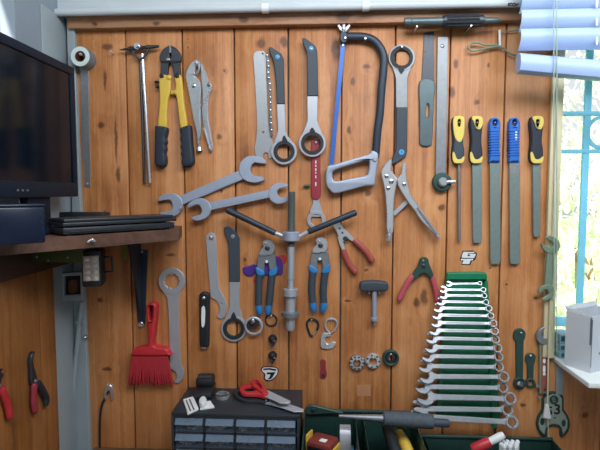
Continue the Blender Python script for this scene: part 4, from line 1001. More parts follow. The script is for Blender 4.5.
# ================================================================== RACK OF COMBINATION WRENCHES
t = thing('wrench_rack', 'green plastic rack holding a ladder of combination wrenches', 'rack')
MB().plate(W(.0005), [(447, 277), (487, 277), (501, 419), (437, 419)], (), .006, .0012).build('back_plate', M['green'], t)
MB().plate(W(.0005), smooth([(447.4, 274.6), (450, 273), (467, 272.6), (484, 272.8), (487.4, 275), (487.2, 279), (484, 280.8), (450, 280.8), (447, 279)], 3), (), .016, .003).build('top_bar', M['green'], t)
MB().plate(W(.0066), [(446, 281), (449.6, 281), (441, 414), (436.4, 414)], (), .006, .001).build('side_rail', M['green'], t)
MB().plate(W(.0066), [(484.4, 281), (488, 281), (498.6, 424), (494.6, 430), (492.4, 424)], (), .006, .001).build('side_rail', M['green'], t)
ORD = ['topmost', 'second from the top', 'third from the top', 'fourth from the top', 'fifth from the top', 'sixth from the top', 'seventh from the top', 'eighth from the top', 'middle one, ninth from either end',
       'eighth from the bottom', 'seventh from the bottom', 'sixth from the bottom', 'fifth from the bottom', 'fourth from the bottom', 'third from the bottom', 'second from the bottom', 'lowest']
WR = [(446.5, 284, 482, 283.4, 2.2), (440.5, 289.6, 486, 290, 2.8), (440.5, 295.4, 487, 295.8, 2.9), (437.5, 301.6, 489, 302.4, 3.1), (434.5, 308, 492, 308.8, 3.5), (433, 315, 494, 316, 3.6), (432, 322.6, 497, 323.6, 3.8),
      (430, 330.2, 498.5, 331.4, 4.1), (427, 338.2, 499.5, 339.6, 4.3), (426, 347, 502, 348.4, 4.6), (423, 356, 503, 357.2, 4.7), (420, 366, 503.5, 367.2, 4.9), (421, 376.4, 509, 377, 5.5), (417, 386.6, 508, 388, 5.3), (418.5, 396.6, 516, 398.8, 6.4), (412, 408.6, 513, 409.8, 6.0), (412.8, 416.4, 518, 422.6, 6.6)]
for i, (x0, y0, x1, y1, rr) in enumerate(WR):
    d = .024 if i < 16 else .043
    a = P(x0, y0, d); b_ = P(x1, y1, d); Lw = (b_ - a).length
    X = (b_ - a).normalized(); th = rad(27)
    up = Vector((0, 0, 1)) - X * X.z; up.normalize(); out = Vector((0, -1, 0))
    Y = (up * math.cos(th) - out * math.sin(th)).normalized(); Z = X.cross(Y).normalized()
    m = Matrix((X, Y, Z)).transposed().to_4x4(); m.translation = a
    R = rr * mm(d); wd = R * .46
    t = thing('combination_wrench', 'polished combination wrench in the green rack, ' + ORD[i], 'wrench', 'combination wrenches on the green rack')
    l = Loc(m); tk = R * .5
    MB().plate(l, jaw_head(R * 1.15, 0, R * 1.3, PI - rad(15), R * 1.1, .1, .95), (), tk, tk * .2, w0=-tk / 2).build('open_jaw', M['wrench'], t)
    MB().plate(l, circ(Lw - R, 0, R, 32), [poly12(Lw - R, 0, R * .66, 12, .9)], tk * 1.25, tk * .25, w0=-tk * .4).build('ring_end', M['wrench'], t)
    MB().plate(l, [(R * 1.9, -R * .8), (R * 2.8, -wd), (Lw - R * 2.4, -wd * .85), (Lw - R * 1.7, -R * .55), (Lw - R * 1.7, R * .55), (Lw - R * 2.4, wd * .85), (R * 2.8, wd), (R * 1.9, R * .8)], (), tk * .75, tk * .2, w0=-tk * .375).build('shank', M['wrench'], t)
    MB().plate(l, [(R * 3.6, -wd * .42), (Lw - R * 3.4, -wd * .42), (Lw - R * 3.4, wd * .42), (R * 3.6, wd * .42)], (), tk * .03 + .0002, .00005, w0=tk * .375).build('recess_band', M['gsteel'], t)
# ================================================================== RIGHT LOWER TOOLS
t = thing('combination_wrench', 'long black wrench tinted grey-green with painted haze hanging right of the green rack', 'wrench')
mb = MB().plate(W(.001), smooth([(514, 338), (514.4, 333), (517, 329.6), (521, 328.8), (525, 331), (526, 335), (524, 341), (516, 341)], 3), (), .006, .0012); mb.plate(W(.0012), [(516, 338), (524, 338), (523.4, 382), (516.6, 382)], (), .005, .0012)
mb.plate(W(.001), circ(520, 384, 6.2, 28), [poly12(520, 384, 3.6, 12)], .006, .0012); mb.build('body', M['gtool'], t)
nail(521.6, 333, 'small pin at the top of the long dark wrench', .012, .9)
nail(520.6, 384.6, 'shiny bolt in the foot of the long dark wrench', .016, 3.2, colour='chrome')
t = thing('combination_wrench', 'short black wrench tinted grey-green with painted haze beside the long dark one', 'wrench')
mb = MB().plate(W(.001), smooth([(526, 361), (526.4, 356.6), (529, 354), (532.6, 353.6), (535.8, 355.6), (536, 359), (534.4, 364), (527.6, 364)], 3), (), .006, .0012); mb.plate(W(.0012), [(527.6, 362), (534.4, 362), (533.8, 382), (528, 382)], (), .005, .0012)
mb.plate(W(.001), circ(531, 383.6, 5, 28), [poly12(531, 383.6, 2.8, 12)], .006, .0012); mb.build('body', M['gtool'], t)
nail(531, 356, 'pin at the top of the short dark wrench', .012, 1)
t = thing('gauge', 'long gauge with a red-brown face and grey jaw head, below the window casing', 'gauge')
MB().plate(W(.002), [(539.6, 342), (549.4, 342), (549, 394), (539.4, 394)], (), .006, .001).build('rail', M['hazetool'], t)
MB().plate(W(.0078), [(541.4, 348), (547.4, 348), (547, 392.4), (541, 392.4)], (), .0008, .0002).build('red_brown_face', M['redbrown'], t)
MB().plate(W(.004), jaw_head(544.8, 337, 8, math.atan2(-8, 4), 7), (), .009, .0015).build('jaw_head', M['gsteel'], t)
mb = MB()
for y, h in ((361, 2.2), (369, 3.4), (374, 1.6)): mb.plate(W(.0086), smooth([(543.4, y - h), (545.6, y - h * .7), (545.2, y + h), (543, y + h * .7)], 2), (), .0005, .0001)
mb.build('white_mark', M['paper'], t)
mb = MB(); rivet(mb, 545, 389, .0086, 1.2, .002); mb.build('rivet', M['dsteel'], t)
t = thing('pick', 'thin pale rod with a white wedge-shaped tip in front of the wrench with cut-out digits', 'pick')
MB().sweep(px3([(548.6, 342), (548, 380), (547.4, 410), (548.6, 434), (550.6, 447)], .0158), [.0018, .0018, .0018, .0011, .0009], 8).build('rod', M['casing'], t)
MB().plate(W(.0125), [(546, 405), (549, 405), (551.4, 418.4), (549.6, 419.4), (543.8, 418.2)], (), .007, .0012).build('white_tip', M['paper'], t)
nail(538, 387, 'upper of two dull bolts left of the foot of the gauge', .014, 2.0, colour='gsteel'); nail(539.4, 398.6, 'lower of two dull bolts left of the foot of the gauge', .011, 1.4, colour='gsteel')
t = thing('slotted_wrench', 'dark flat wrench with cut-out digits and a wide open jaw, lowest by the window', 'wrench')
O = [(545.4, 394.4), (548.6, 392.6), (553, 392), (558, 392.4), (562, 394.2), (564, 398), (564.2, 405), (563.8, 410), (567, 413.6), (569.6, 419), (570.4, 425), (568.8, 431.4), (565.4, 435.6), (561.8, 438), (560.4, 436.6), (559.8, 429.6), (557.4, 427), (553.6, 426.4), (549.6, 427.6), (547.4, 430.4), (547.4, 436.4), (545.2, 437.4), (540.6, 434.4), (537.6, 429.4), (536.4, 423.6), (537.6, 417.4), (540.6, 412.6), (542, 409.6), (542.2, 400)]
MB().plate(W(.0005), O, (), .005, .001).build('body', M['gtool'], t)
I = [(546.6, 396.6), (553, 394), (559.6, 395.4), (562, 399), (562, 411), (565.6, 415.4), (567.8, 421), (567.6, 428), (563.4, 434.4), (562, 428), (559, 424.8), (553.4, 424), (548.6, 425.4), (545.6, 429), (544.6, 434.6), (540.2, 430), (538.8, 424), (540.2, 417.4), (544.4, 411.2), (544.6, 399)]
MB().plate(W(.0053), I, [circ(554.2, 400.2, 4.6, 22), circ(542.4, 422, 2.2, 12, 3.6), circ(563.8, 423.4, 2.2, 12, 3.6), circ(555, 418, 1, 8)], .0009, .0002).build('pale_face', M['paleface'], t)
def digits(txt, cx, cy, hpx, d, m_, parent, name, ang=0.0, ital=0):
    cu = bpy.data.curves.new('t', 'FONT'); cu.body = txt; cu.size = 1; cu.extrude = .08; cu.align_x = 'CENTER'; cu.align_y = 'CENTER'; cu.offset = .02
    ob = bpy.data.objects.new('t', cu); COL.objects.link(ob); bpy.context.view_layer.update()
    me = bpy.data.meshes.new_from_object(ob.evaluated_get(bpy.context.evaluated_depsgraph_get()))
    s_ = hpx * mm(d) / .7; c_ = P(cx, cy, d)
    me.transform(Matrix.Translation(c_) @ Matrix.Rotation(PI / 2, 4, 'X') @ Matrix.Rotation(ang, 4, 'Z') @ Matrix.Diagonal((s_, s_, .006, 1)))
    bpy.data.objects.remove(ob); bpy.data.curves.remove(cu)
    o = bpy.data.objects.new(name, me); me.name = name; me.materials.append(M[m_]); COL.objects.link(o); o.parent = parent; return o
digits('5', 549.6, 411.6, 9, .0066, 'ink', t, 'digit'); digits('3', 557.4, 410, 10, .0066, 'ink', t, 'digit'); digits('E', 554.2, 400.2, 5, .0058, 'hazetool', t, 'letter', rad(20))
# strap under the sill
t = thing('sill_bracket', 'pale blue-grey strap bracket under the window sill', 'bracket')
MB().bbox((P(556.4, 380, .006).x, -.006, P(560, 394, 0).z), (P(564, 380, .006).x, -.0003, zs - .0125), .001).build('strap', M['post'], t)

# ================================================================== SILL
zt = zs
a = PZ(590, 373.5, zt); 
th = rad(34); m = Matrix.Translation(Vector((a.x, a.y, zt))) @ Matrix.Rotation(th, 4, 'Z')
t = thing('white_carton', 'open pale grey carton standing on the window sill', 'box')
hgt = (P(590, 317, -a.y).z - zt)
# carton: its nearest edge at the origin, one side running back to the left, one to the right
mA = Matrix.Translation(Vector((a.x, a.y, zt))) @ Matrix.Rotation(rad(30), 4, 'Z')
w1, w2 = .12, .062; th_ = .0025
bk = MB()
MB().box((0, 0, 0.0004), (w1, w2, .003), mA).build('bottom', M['carton'], t)
MB().box((0, 0, .003), (w1, th_, hgt), mA).build('side', M['carton'], t)
MB().box((0, w2 - th_, .003), (w1, w2, hgt), mA).build('side', M['carton'], t)
MB().box((0, th_, .003), (th_, w2 - th_, hgt), mA).build('side', M['carton'], t)
MB().box((w1 - th_, th_, .003), (w1, w2 - th_, hgt), mA).build('side', M['carton'], t)
fl = mA @ Matrix.Translation((0, th_, hgt)) @ Matrix.Rotation(rad(10), 4, 'Y')
MB().box((0, .02, 0), (.002, w2 - 2 * th_, .008), fl).build('flap', M['carton'], t)
fl = mA @ Matrix.Translation((th_, w2, hgt)) @ Matrix.Rotation(rad(-30), 4, 'X')
MB().box((0, -.002, 0), (w1 - 2 * th_, 0, .012), fl).build('flap', M['carton'], t)
mb = MB().box((.0, -.0006, hgt * .1), (.0022, 0, hgt * .95), mA); mb.box((.03, -.0006, hgt * .3), (.036, 0, hgt * .34), mA)
mb.box((-.0006, .0, hgt * .5), (0, .004, hgt * .97), mA)
mb.build('dark_seam', M['gsteel'], t)
zz = zt
for k, (h, lb, mt) in enumerate(((.017, 'lowest of the pale blue bound stack on the sill', 'bookblue'), (.017, 'middle of the pale blue bound stack on the sill', 'bookblue'), (.024, 'top of the pale blue bound stack on the sill', 'bookblue'))):
    t = thing('bound_book', lb, 'book', 'pale blue books on the window sill')
    x0 = WX0 + .0135 + k * .001
    MB().bbox((x0, -.012 + .004 * k, zz + .0004), (x0 + .030, .045, zz + h), .001).build('cover', M[mt], t)
    MB().box((x0 + .002, -.0126 + .004 * k, zz + h * .28), (x0 + .028, -.0121 + .004 * k, zz + h * .82)).build('spine_label', M['teal'], t)
    zz += h + .0003

# ================================================================== BLIND
t = thing('window_blind', 'pale blue-grey slatted blind drawn up over the right-hand window, bottom rail tilted', 'blind')
DB = .085
bx0 = P(519.5, 30, DB).x; bx1 = WX1 + .05
edges = [-26, -8, 11, 30, 48.5]
for ya, yb in zip(edges, edges[1:]):
    za, zb = P(560, ya, DB).z, P(560, yb, DB).z
    mb = MB(); n = 8; pts = []
    H = za - zb + .004
    sec = [(-.5 + i / n, .010 * (1 - (2 * i / n - 1) ** 2)) for i in range(n + 1)]
    A_ = [Vector((0, -DB - b_ + .012 * a_, (za + zb) / 2 - a_ * H)) for a_, b_ in sec]
    i0 = mb.add([v + Vector((bx0, 0, 0)) for v in A_] + [v + Vector((bx0, .0012, 0)) for v in A_]); i1 = mb.add([v + Vector((bx1, 0, 0)) for v in A_] + [v + Vector((bx1, .0012, 0)) for v in A_])
    k = n + 1
    for i in range(n):
        mb.face((i0 + i, i0 + i + 1, i1 + i + 1, i1 + i)); mb.face((i0 + k + i, i1 + k + i, i1 + k + i + 1, i0 + k + i + 1))
    mb.face((i0, i1, i1 + k, i0 + k)); mb.face((i0 + n, i0 + k + n, i1 + k + n, i1 + n))
    mb.face(list(range(i0, i0 + k)) + list(range(i0 + 2 * k - 1, i0 + k - 1, -1))); mb.face(list(range(i1, i1 + k)) + list(range(i1 + 2 * k - 1, i1 + k - 1, -1)))
    mb.build('slat', M['blind'], t)
q0 = P(517.5, 63.5, DB + .005); q1 = P(600, 71, DB + .005); dirv = (q1 - q0); q2 = q0 + dirv * ((bx1 - q0.x) / dirv.x)
hr = 9.2 * mm(DB)
mb = MB(); sec = [(-.006, hr), (-.014, hr * .8), (-.019, hr * .3), (-.019, -hr * .3), (-.014, -hr * .8), (-.006, -hr), (.006, -hr), (.012, -hr * .5), (.012, hr * .5), (.006, hr)]
i0 = mb.add([q0 + Vector((0, y, z)) for y, z in sec]); i1 = mb.add([q2 + Vector((0, y, z)) for y, z in sec]); k = len(sec)
for i in range(k): mb.face((i0 + i, i0 + (i + 1) % k, i1 + (i + 1) % k, i1 + i))
mb.face(range(i0, i0 + k)); mb.face(range(i1, i1 + k))
mb.build('bottom_rail', M['blind'], t, )
MB().box((bx0 - .004, -DB - .02, P(560, -26, DB).z), (bx1, -DB + .02, P(560, -26, DB).z + .04)).build('head_rail', M['paint'], t)
for px in (553.6, 556.6):
    MB().sweep([P(px, -25, DB + .022), P(px + .2, 60, DB + .028), P(px + .4, 250, .03), P(px + .2, 352, .025)], .0011, 6).build('cord', M['cord'], t)
zc = P(597, 0, DB).z
for yy in (4, 22, 41):
    MB().ball(P(597, yy, DB + .014), .006, 8, (.5, .3, 1.6)).build('sunlight_blotch', M['white'], t)  # white beads drawn for blotches of sunlight on the slats

# ================================================================== TOP: conduit
t = thing('conduit', 'white cable conduit running along the lintel above the trim board', 'conduit')
q0 = P(48, 9, .05); q1 = P(520, 4, .05); zcn = P(300, 6.4, .05).z
MB().sweep([(XL + .002, -.042, zcn), (XR, -.042, zcn)], .0088, 16).build('pipe', M['paint'], t)
for px in (265, 366):
    x = P(px, 8, .05).x
    MB().sweep([(x - .008, -.042, zcn), (x + .008, -.042, zcn)], .0112, 16).build('coupling', M['white'], t)
t = thing('twine', 'dark twisted wire tied at the end of the top trim by the blind', 'wire')
MB().sweep(px3(smooth([(508, 3.4), (511, 5.6), (514, 3), (516.6, 5.4), (519, 3)], 3, False), .062), .0014, 6).build('strand', M['black'], t)
MB().sweep(px3(smooth([(508, 5.6), (511, 3), (514, 5.8), (517, 3.2)], 3, False), .060), .0014, 6).build('strand', M['black'], t)

# ================================================================== LEFT: shelf and what is on and under it
A1 = PZ(178, 229, ZSH); A0 = PZ(0, 241, ZSH); dr = (A0 - A1).normalized()
Aw = A1 + dr * ((XL + .013 - A1.x) / dr.x)
t = thing('corner_shelf', 'brown corner shelf carrying the monitor and black devices', 'shelf')
top = [(A1.x, A1.y), (A1.x + .004, -.0005), (XW0, -.0005), (XW0, -.0125), (XL + .0125, -.0125), (XL + .0125, -.0275), (XL + .0005, -.0275), (XL + .0005, Aw.y)]
top = [(A1.x, A1.y), (P(182, 228, 0).x, -.0005), (XW0 + .0005, -.0005), (XW0 + .0005, -.0275), (XL + .0125, -.0275), (Aw.x, Aw.y)]
MB().prism(top, ZSH - SHT, ZSH).build('board', M['shelfwood'], t)
nrm = Vector((-dr.y, dr.x, 0)); 
if nrm.y > 0: nrm = -nrm
mE = Matrix((-dr, Vector((0, 0, 1)), nrm)).transposed().to_4x4()
ln = (A1 - Aw).length
mE.translation = Vector((Aw.x, Aw.y, ZSH))
MB().plate(Loc(mE), [(0.001, -SHT), (ln, -SHT), (ln + .001, -.004), (ln, 0), (0.001, 0)], (), .0015, .0004).build('edge_band', M['shelfwood'], t)
p = PZ(79, 243.5, ZSH - .012); mb = MB()
e = p + nrm * .002
t = thing('hook_screw', 'small bright screw hook on the front edge of the corner shelf', 'hook')
qq = A1 + dr * ((A1.x - p.x) / -dr.x) ; qq.z = ZSH - .011
MB().lathe(qq + nrm * .0016, qq + nrm * .012, [(0, .0036), (.3, .0036), (.35, .0022), (1, .0022)], 12).build('shank', M['nickel'], t)
MB().sweep([qq + nrm * .011, qq + nrm * .013 + dr * .008 + Vector((0, 0, .002)), qq + nrm * .012 + dr * .014 + Vector((0, 0, -.002))], .002, 8).build('tip', M['nickel'], t)
# ledger under the shelf along the left wall
b = MB(); b.bbox((XL + .0118, -.9, ZSH - SHT - .062), (XL + .034, -.029, ZSH - SHT - .0005), .002); 
solo(b, 'ledger_board', M['darkwood'], 'dark wooden ledger fixed along the left wall under the shelf', 'board')
# monitor
d = .09; xm = P(75, 130, d).x; z0, z1 = P(75, 196.5, d).z, P(75, 68, d).z
t = thing('monitor', 'black flat monitor standing side-on at the left wall, screen dark', 'monitor')
MB().bbox((xm - .026, -.66, z0), (xm - .002, -d, z1), .003).build('housing', M['bezel'], t)
f = MB()
zb, zt_, yr = z0 + .032, z1 - .018, -d - .016
for lo, hi in (((-.66, z0), (-d, zb)), ((-.66, zt_), (-d, z1)), ((yr, zb), (-d, zt_)), ((-.66, zb), (-.644, zt_))):
    f.bbox((xm - .0022, lo[0], lo[1]), (xm + .003, hi[0], hi[1]), .0012)
f.build('bezel', M['bezel'], t)
MB().box((xm - .0021, -.644, zb), (xm - .0006, yr, zt_)).build('screen', M['screen'], t)
for y in (-.285, -.30, -.315):
    MB().bbox((xm + .003, y - .003, z0 + .012), (xm + .0045, y + .003, z0 + .016), .0005).build('button', M['gsteel'], t)
MB().bbox((xm - .026, -.27, ZSH + .01), (xm - .006, -.19, z0 + .03), .003).build('neck', M['bezel'], t)
MB().bbox((XL + .002, -.3, ZSH + .0005), (xm + .035, -.15, ZSH + .011), .003).build('foot', M['bezel'], t)
# navy box: stands at the shelf front
p1 = PZ(47, 243, ZSH); off = -nrm * .004
hB = (P(47, 204, -p1.y).z - ZSH)
s0 = p1 + off; 
mX = Matrix((-dr, -nrm, Vector((0, 0, 1)))).transposed().to_4x4(); mX.translation = Vector((s0.x, s0.y, ZSH))
t = thing('storage_box', 'navy blue plastic box in front of the monitor on the shelf', 'box')
wB = min(.098, (s0 - Aw).length - .03)
MB().bbox((-wB, 0, .0005), (0, .045, hB * .93), .003, mX).build('body', M['bluebox'], t)
MB().bbox((-wB - .001, -.0012, hB * .93), (.001, .046, hB), .0015, mX).build('lid', M['bluebox'], t)
# black devices
p1 = PZ(64, 236.6, ZSH); 
p2 = A1 + dr * .004
s0 = p2 + off
mX = Matrix((-dr, -nrm, Vector((0, 0, 1)))).transposed().to_4x4(); mX.translation = Vector((s0.x, s0.y, ZSH))
wD = (p1 - p2).length
t = thing('slim_player', 'dark grey slim device, lower of the pair at the right end of the shelf', 'device')
MB().bbox((-wD, .0, .003), (-.002, .072, .016), .002, mX).build('body', M['device'], t)
MB().bbox((-wD + .01, -.0008, .006), (-wD * .4, 0.0003, .0085), .0002, mX).build('front_slot', M['ink'], t)
for q in ((-wD + .01), -.02):
    MB().box((q, .01, .0003), (q + .01, .02, .003), mX).build('foot', M['rubber'], t)
t = thing('laptop', 'dark closed laptop lying on top of the slim device', 'laptop')
MB().bbox((-wD, .001, .0185), (.004, .078, .026), .0018, mX).build('base', M['device'], t)
MB().bbox((-wD + .002, .001, .0265), (-.004, .078, .033), .0022, mX).build('lid', M['device'], t)
for q in (-wD + .012, -.03): MB().box((q, .01, .0163), (q + .01, .03, .0186), mX).build('foot', M['rubber'], t)
t = thing('router', 'flat black router at the back of the shelf behind the laptop', 'router')
rx1 = P(112, 214, .02).x
MB().bbox((P(47, 214, .06).x, -.062, ZSH + .0005), (rx1, -.028, P(100, 212, .045).z), .003).build('body', M['black'], t)
MB().lathe((rx1 - .012, -.033, P(100, 212, .045).z), (rx1 - .012, -.033, P(100, 212, .045).z + .004), [(0, .003), (1, .002)], 8).build('lamp', M['dsteel'], t)

# under the shelf
zu = ZSH - SHT
t = thing('mounting_plate', 'olive green metal plate under the shelf beside the work lamp', 'plate')
DP = .225
pa, pb = P(33, 258, DP), P(83, 258, DP)
MB().bbox((pa.x, -DP - .002, P(60, 262.5, DP).z), (pb.x, -DP + .001, zu - .0003), .0008).build('plate', M['olive'], t)
mb = MB()
for x, y in ((37, 257), (48, 260.5), (68, 257.5)): rivet(mb, x, y, DP + .002, 1, .002)
mb.build('screw', M['nickel'], t)
MB().bbox((pa.x, -DP + .001, zu - .003), (pb.x, -DP + .025, zu - .0003), .0005).build('flange', M['olive'], t)
t = thing('work_lamp', 'black work lamp with two columns of lenses hanging under the shelf', 'lamp')
d = .15
pc = P(91, 269, d); ang = rad(14)
mL = Matrix.Translation(Vector((pc.x, -d, pc.z))) @ Matrix.Rotation(ang, 4, 'Z')
w_ = 9.5 * mm(d); h_ = 19 * mm(d)
MB().bbox((-w_, .001, -h_), (w_ * 1.05, .05, h_), .004, mL).build('housing', M['black'], t)
MB().bbox((-w_ * .82, -.001, -h_ * .66), (w_ * .82, .0015, h_ * .72), .0006, mL).build('reflector', M['reflector'], t)
for i in range(4):
    for s_ in (-1, 1):
        c_ = mL @ Vector((s_ * w_ * .4, -.001, h_ * (.55 - .36 * i)))
        MB().ball(c_, .0068, 12, (1.05, .5, .85)).build('lens', M['led'], t)
MB().bbox((-.006, .012, h_ - .001), (.006, .03, (zu - pc.z) - .0004), .001, mL).build('mount', M['black'], t)
q = [Vector((w_ * 1.0, .03, h_ * .55)), Vector((w_ * 1.9, .03, h_ * .55)), Vector((w_ * 1.95, .03, -.012)), Vector((w_ * 1.0, .03, -.012))]
MB().sweep([mL @ v for v in q], .003, 8).build('handle', M['black'], t)
t = thing('hanger_strap', 'small dull brass strap hanging from the shelf right of the work lamp', 'strap')
MB().plate(W(.05), [(121, 246), (127.4, 246), (127.6, 260), (121.4, 260)], [circ(125.4, 256, .9, 10)], .002, .0003).build('strap', M['brass'], t)
MB().box((P(121, 246, .05).x, -.052, zu - .0035), (P(127.4, 246, .05).x, -.03, zu - .0003)).build('tab', M['brass'], t)
t = thing('shelf_bracket', 'tapering blue-black steel bracket holding up the right end of the shelf', 'bracket')
zt2 = zu - .0006
pA, pB, pC, pD = P(131, 247, .0), P(147, 247, .0), P(144, 322, 0), P(137.6, 322, 0)
mb = MB().plate(W(.0004), [(131, 250), (147.6, 250), (144.8, 322), (143, 327), (139.4, 327), (137.4, 322)], (), .003, .0008); mb.build('wall_leaf', M['bracket'], t)
xg = P(140, 280, .01).x
g0 = MB(); i = g0.add([(xg - .0015, -.0035, zt2), (xg - .0015, -.085, zt2), (xg - .0015, -.0035, P(140, 318, 0).z), (xg + .0015, -.0035, zt2), (xg + .0015, -.085, zt2), (xg + .0015, -.0035, P(140, 318, 0).z)])
for f_ in ((0, 1, 2), (3, 5, 4), (0, 3, 4, 1), (1, 4, 5, 2), (2, 5, 3, 0)): g0.face([i + k for k in f_])
g0.build('gusset', M['bracket'], t)
MB().bbox((xg - .016, -.09, zt2 - .003), (xg + .016, -.0035, zt2), .001).build('top_leaf', M['bracket'], t)
mb = MB(); rivet(mb, 141, 324.6, .0036, 3, .004); rivet(mb, 142, 251.8, .0036, 1.2, .002); mb.build('bolt', M['nickel'], t)
# switch box on the corner post
t = thing('switch_box', 'grey square box with a dark window on the corner post', 'box')
MB().plate(W(.05), [(61.5, 273), (82.4, 272), (82.6, 300.6), (61.8, 301.4)], [[(63.6, 276.4), (80, 275.4), (80.2, 294.6), (63.8, 295.4)]], .012, .0015).build('frame', M['post'], t)
MB().plate(W(.05), [(63.4, 276), (80.2, 275), (80.4, 295), (63.6, 295.8)], (), .003, .0004).build('window', M['ink'], t)
MB().bbox((P(70, 285, .03).x, -.0498, P(70, 296, .03).z), (P(78, 285, .03).x, -.0125, P(70, 280, .03).z), .001).build('mount', M['post'], t)
MB().plate(W(.053), smooth([(69, 280.6), (75.4, 279.6), (77, 286), (76, 292.6), (69.6, 293), (68, 287)], 3), (), .004, .0015).build('knob', M['brown'], t)
t = thing('pipe', 'thin grey pipe leaning down along the corner post', 'pipe')
mb = MB().sweep([P(81.6, 302, .019), P(79, 325, .019), P(72, 400, .019), P(66, 458, .019), P(60, 520, .019)], .006, 12); mb.build('tube', M['post'], t)
MB().bbox((P(79.4, 322, .02).x - .009, -.026, P(79, 322, .02).z - .004), (P(79.4, 322, .02).x + .009, -.0124, P(79, 322, .02).z + .004), .001).build('clamp', M['post'], t)
t = thing('washer_screw', 'bright screw with a washer beside the corner post', 'screw')
mb = MB(); p = P(87, 336.4, .003); p.y = -.0124; mb.ring(p, (0, -1, 0), [(.003, 0), (.0085, 0), (.0085, .0015), (.003, .0015)]); mb.lathe(p, p + Vector((0, -.004, 0)), [(0, .0036), (.6, .0036), (1, .002)], 12); mb.build('body', M['chrome'], t)
t = thing('cable', 'thin dark cable running down from the lintel behind the monitor', 'cable')
MB().sweep(px3(smooth([(57, 22), (60, 30), (60.6, 45), (61, 62), (62, 120), (64, 190), (66, 225)], 3, False), .0165), .0022, 8).build('cord', M['black'], t)
t = thing('cable_clip', 'bright cable clip with a black cord hanging low on the boards', 'clip')
MB().plate(W(.0003), smooth([(104.6, 387), (108, 385), (112, 387), (112.6, 399), (110.6, 400), (109.6, 392), (106.8, 392), (106, 400), (104, 399)], 2), (), .009, .0015).build('clip', M['nickel'], t)
MB().sweep(px3(smooth([(107.6, 391), (105, 398), (101.6, 406), (99.8, 420), (99.6, 440), (99.8, 470)], 4, False), .006), .0028, 10).build('cord', M['black'], t)
# pliers on the left wall
XS = XL + .0118
def side_pliers(label, head, grips, mats, name='pliers'):
    t = thing(name, label, 'pliers')
    MB().plate(Side(XS), smooth(head, 3), (), .009, .002).build('jaws', M['dsteel'], t)
    for path, w_, m_ in zip(grips, (.0085, .0085), mats):
        MB().sweep([PX(x, y, XS + .009) for x, y in smooth(path, 3, False)], [w_ * .6] + [w_ * .95] * (3 * (len(path) - 1) - 2) + [w_ * .8, w_ * .5], 12, .8, up=Vector((1, 0, 0))).build('grip', M[m_], t)
    mb = MB(); p = PX(*HP, XS + .009); mb.lathe(p, p + Vector((.003, 0, 0)), [(0, .0045), (1, .0035)], 12); mb.build('pivot', M['gsteel'], t)
HP = (35.6, 381)
side_pliers('bent-nose pliers with red and black grips hanging on the left wall', [(34.4, 351.6), (35.8, 352), (34.2, 355.4), (33.6, 361), (35.4, 369), (37.4, 376), (38.6, 383), (36, 386), (32.6, 385.6), (31.6, 378), (31.4, 370), (31, 361), (32, 355)],
            ([(34, 383), (34, 391), (33.6, 400), (34.6, 408), (35.4, 413)], [(37.2, 382), (41, 388), (45, 394.6), (46.6, 400), (45.4, 406)]), ('wine', 'rubber'))
HP = (-1, 386)
side_pliers('red-gripped pliers at the left edge of the picture on the left wall', [(-8, 366), (-2, 369), (4, 368.6), (2, 372), (5, 375), (2, 380), (1.4, 388), (-3, 392), (-7, 384)],
            ([(1, 387), (4, 395), (7, 403), (9, 412), (10, 419)], [(-5, 388), (-9, 396), (-12, 406), (-12, 416)]), ('red', 'red'))
# ================================================================== DRAWER CABINET
def zfor(py, px, d): return P(px, py, d).z
dC = .145
zC1 = P(235, 414, dC).z
cx0, cx1 = P(171, 414, dC).x, P(299.5, 414, dC).x
t = thing('drawer_cabinet', 'charcoal small-parts cabinet with translucent drawers under the scissors', 'drawer cabinet')
yf = -dC
rows = 4; rh = .0375; top_t = .008
zC0 = zC1 - top_t - rows * rh - .006
cb = MB()
cb.bbox((cx0, yf, zC1 - top_t), (cx1, -.002, zC1), .0015)
cb.bbox((cx0, yf, zC0), (cx0 + .006, -.002, zC1 - top_t), .001); cb.bbox((cx1 - .006, yf, zC0), (cx1, -.002, zC1 - top_t), .001)
cb.bbox((cx0 + .006, -.006, zC0), (cx1 - .006, -.002, zC1 - top_t), .0005)
cw = (cx1 - cx0 - .012) / 4
for r_ in range(rows + 1): cb.box((cx0 + .006, yf + .001, zC1 - top_t - r_ * rh - .004), (cx1 - .006, -.006, zC1 - top_t - r_ * rh))
for c_ in range(1, 4): cb.box((cx0 + .006 + c_ * cw - .0025, yf + .001, zC0), (cx0 + .006 + c_ * cw + .0025, -.006, zC1 - top_t - .004))
cb.build('case', M['cabinet'], t)
drawers = []
WHERE = ['far left', 'second from left', 'third from left', 'far right']
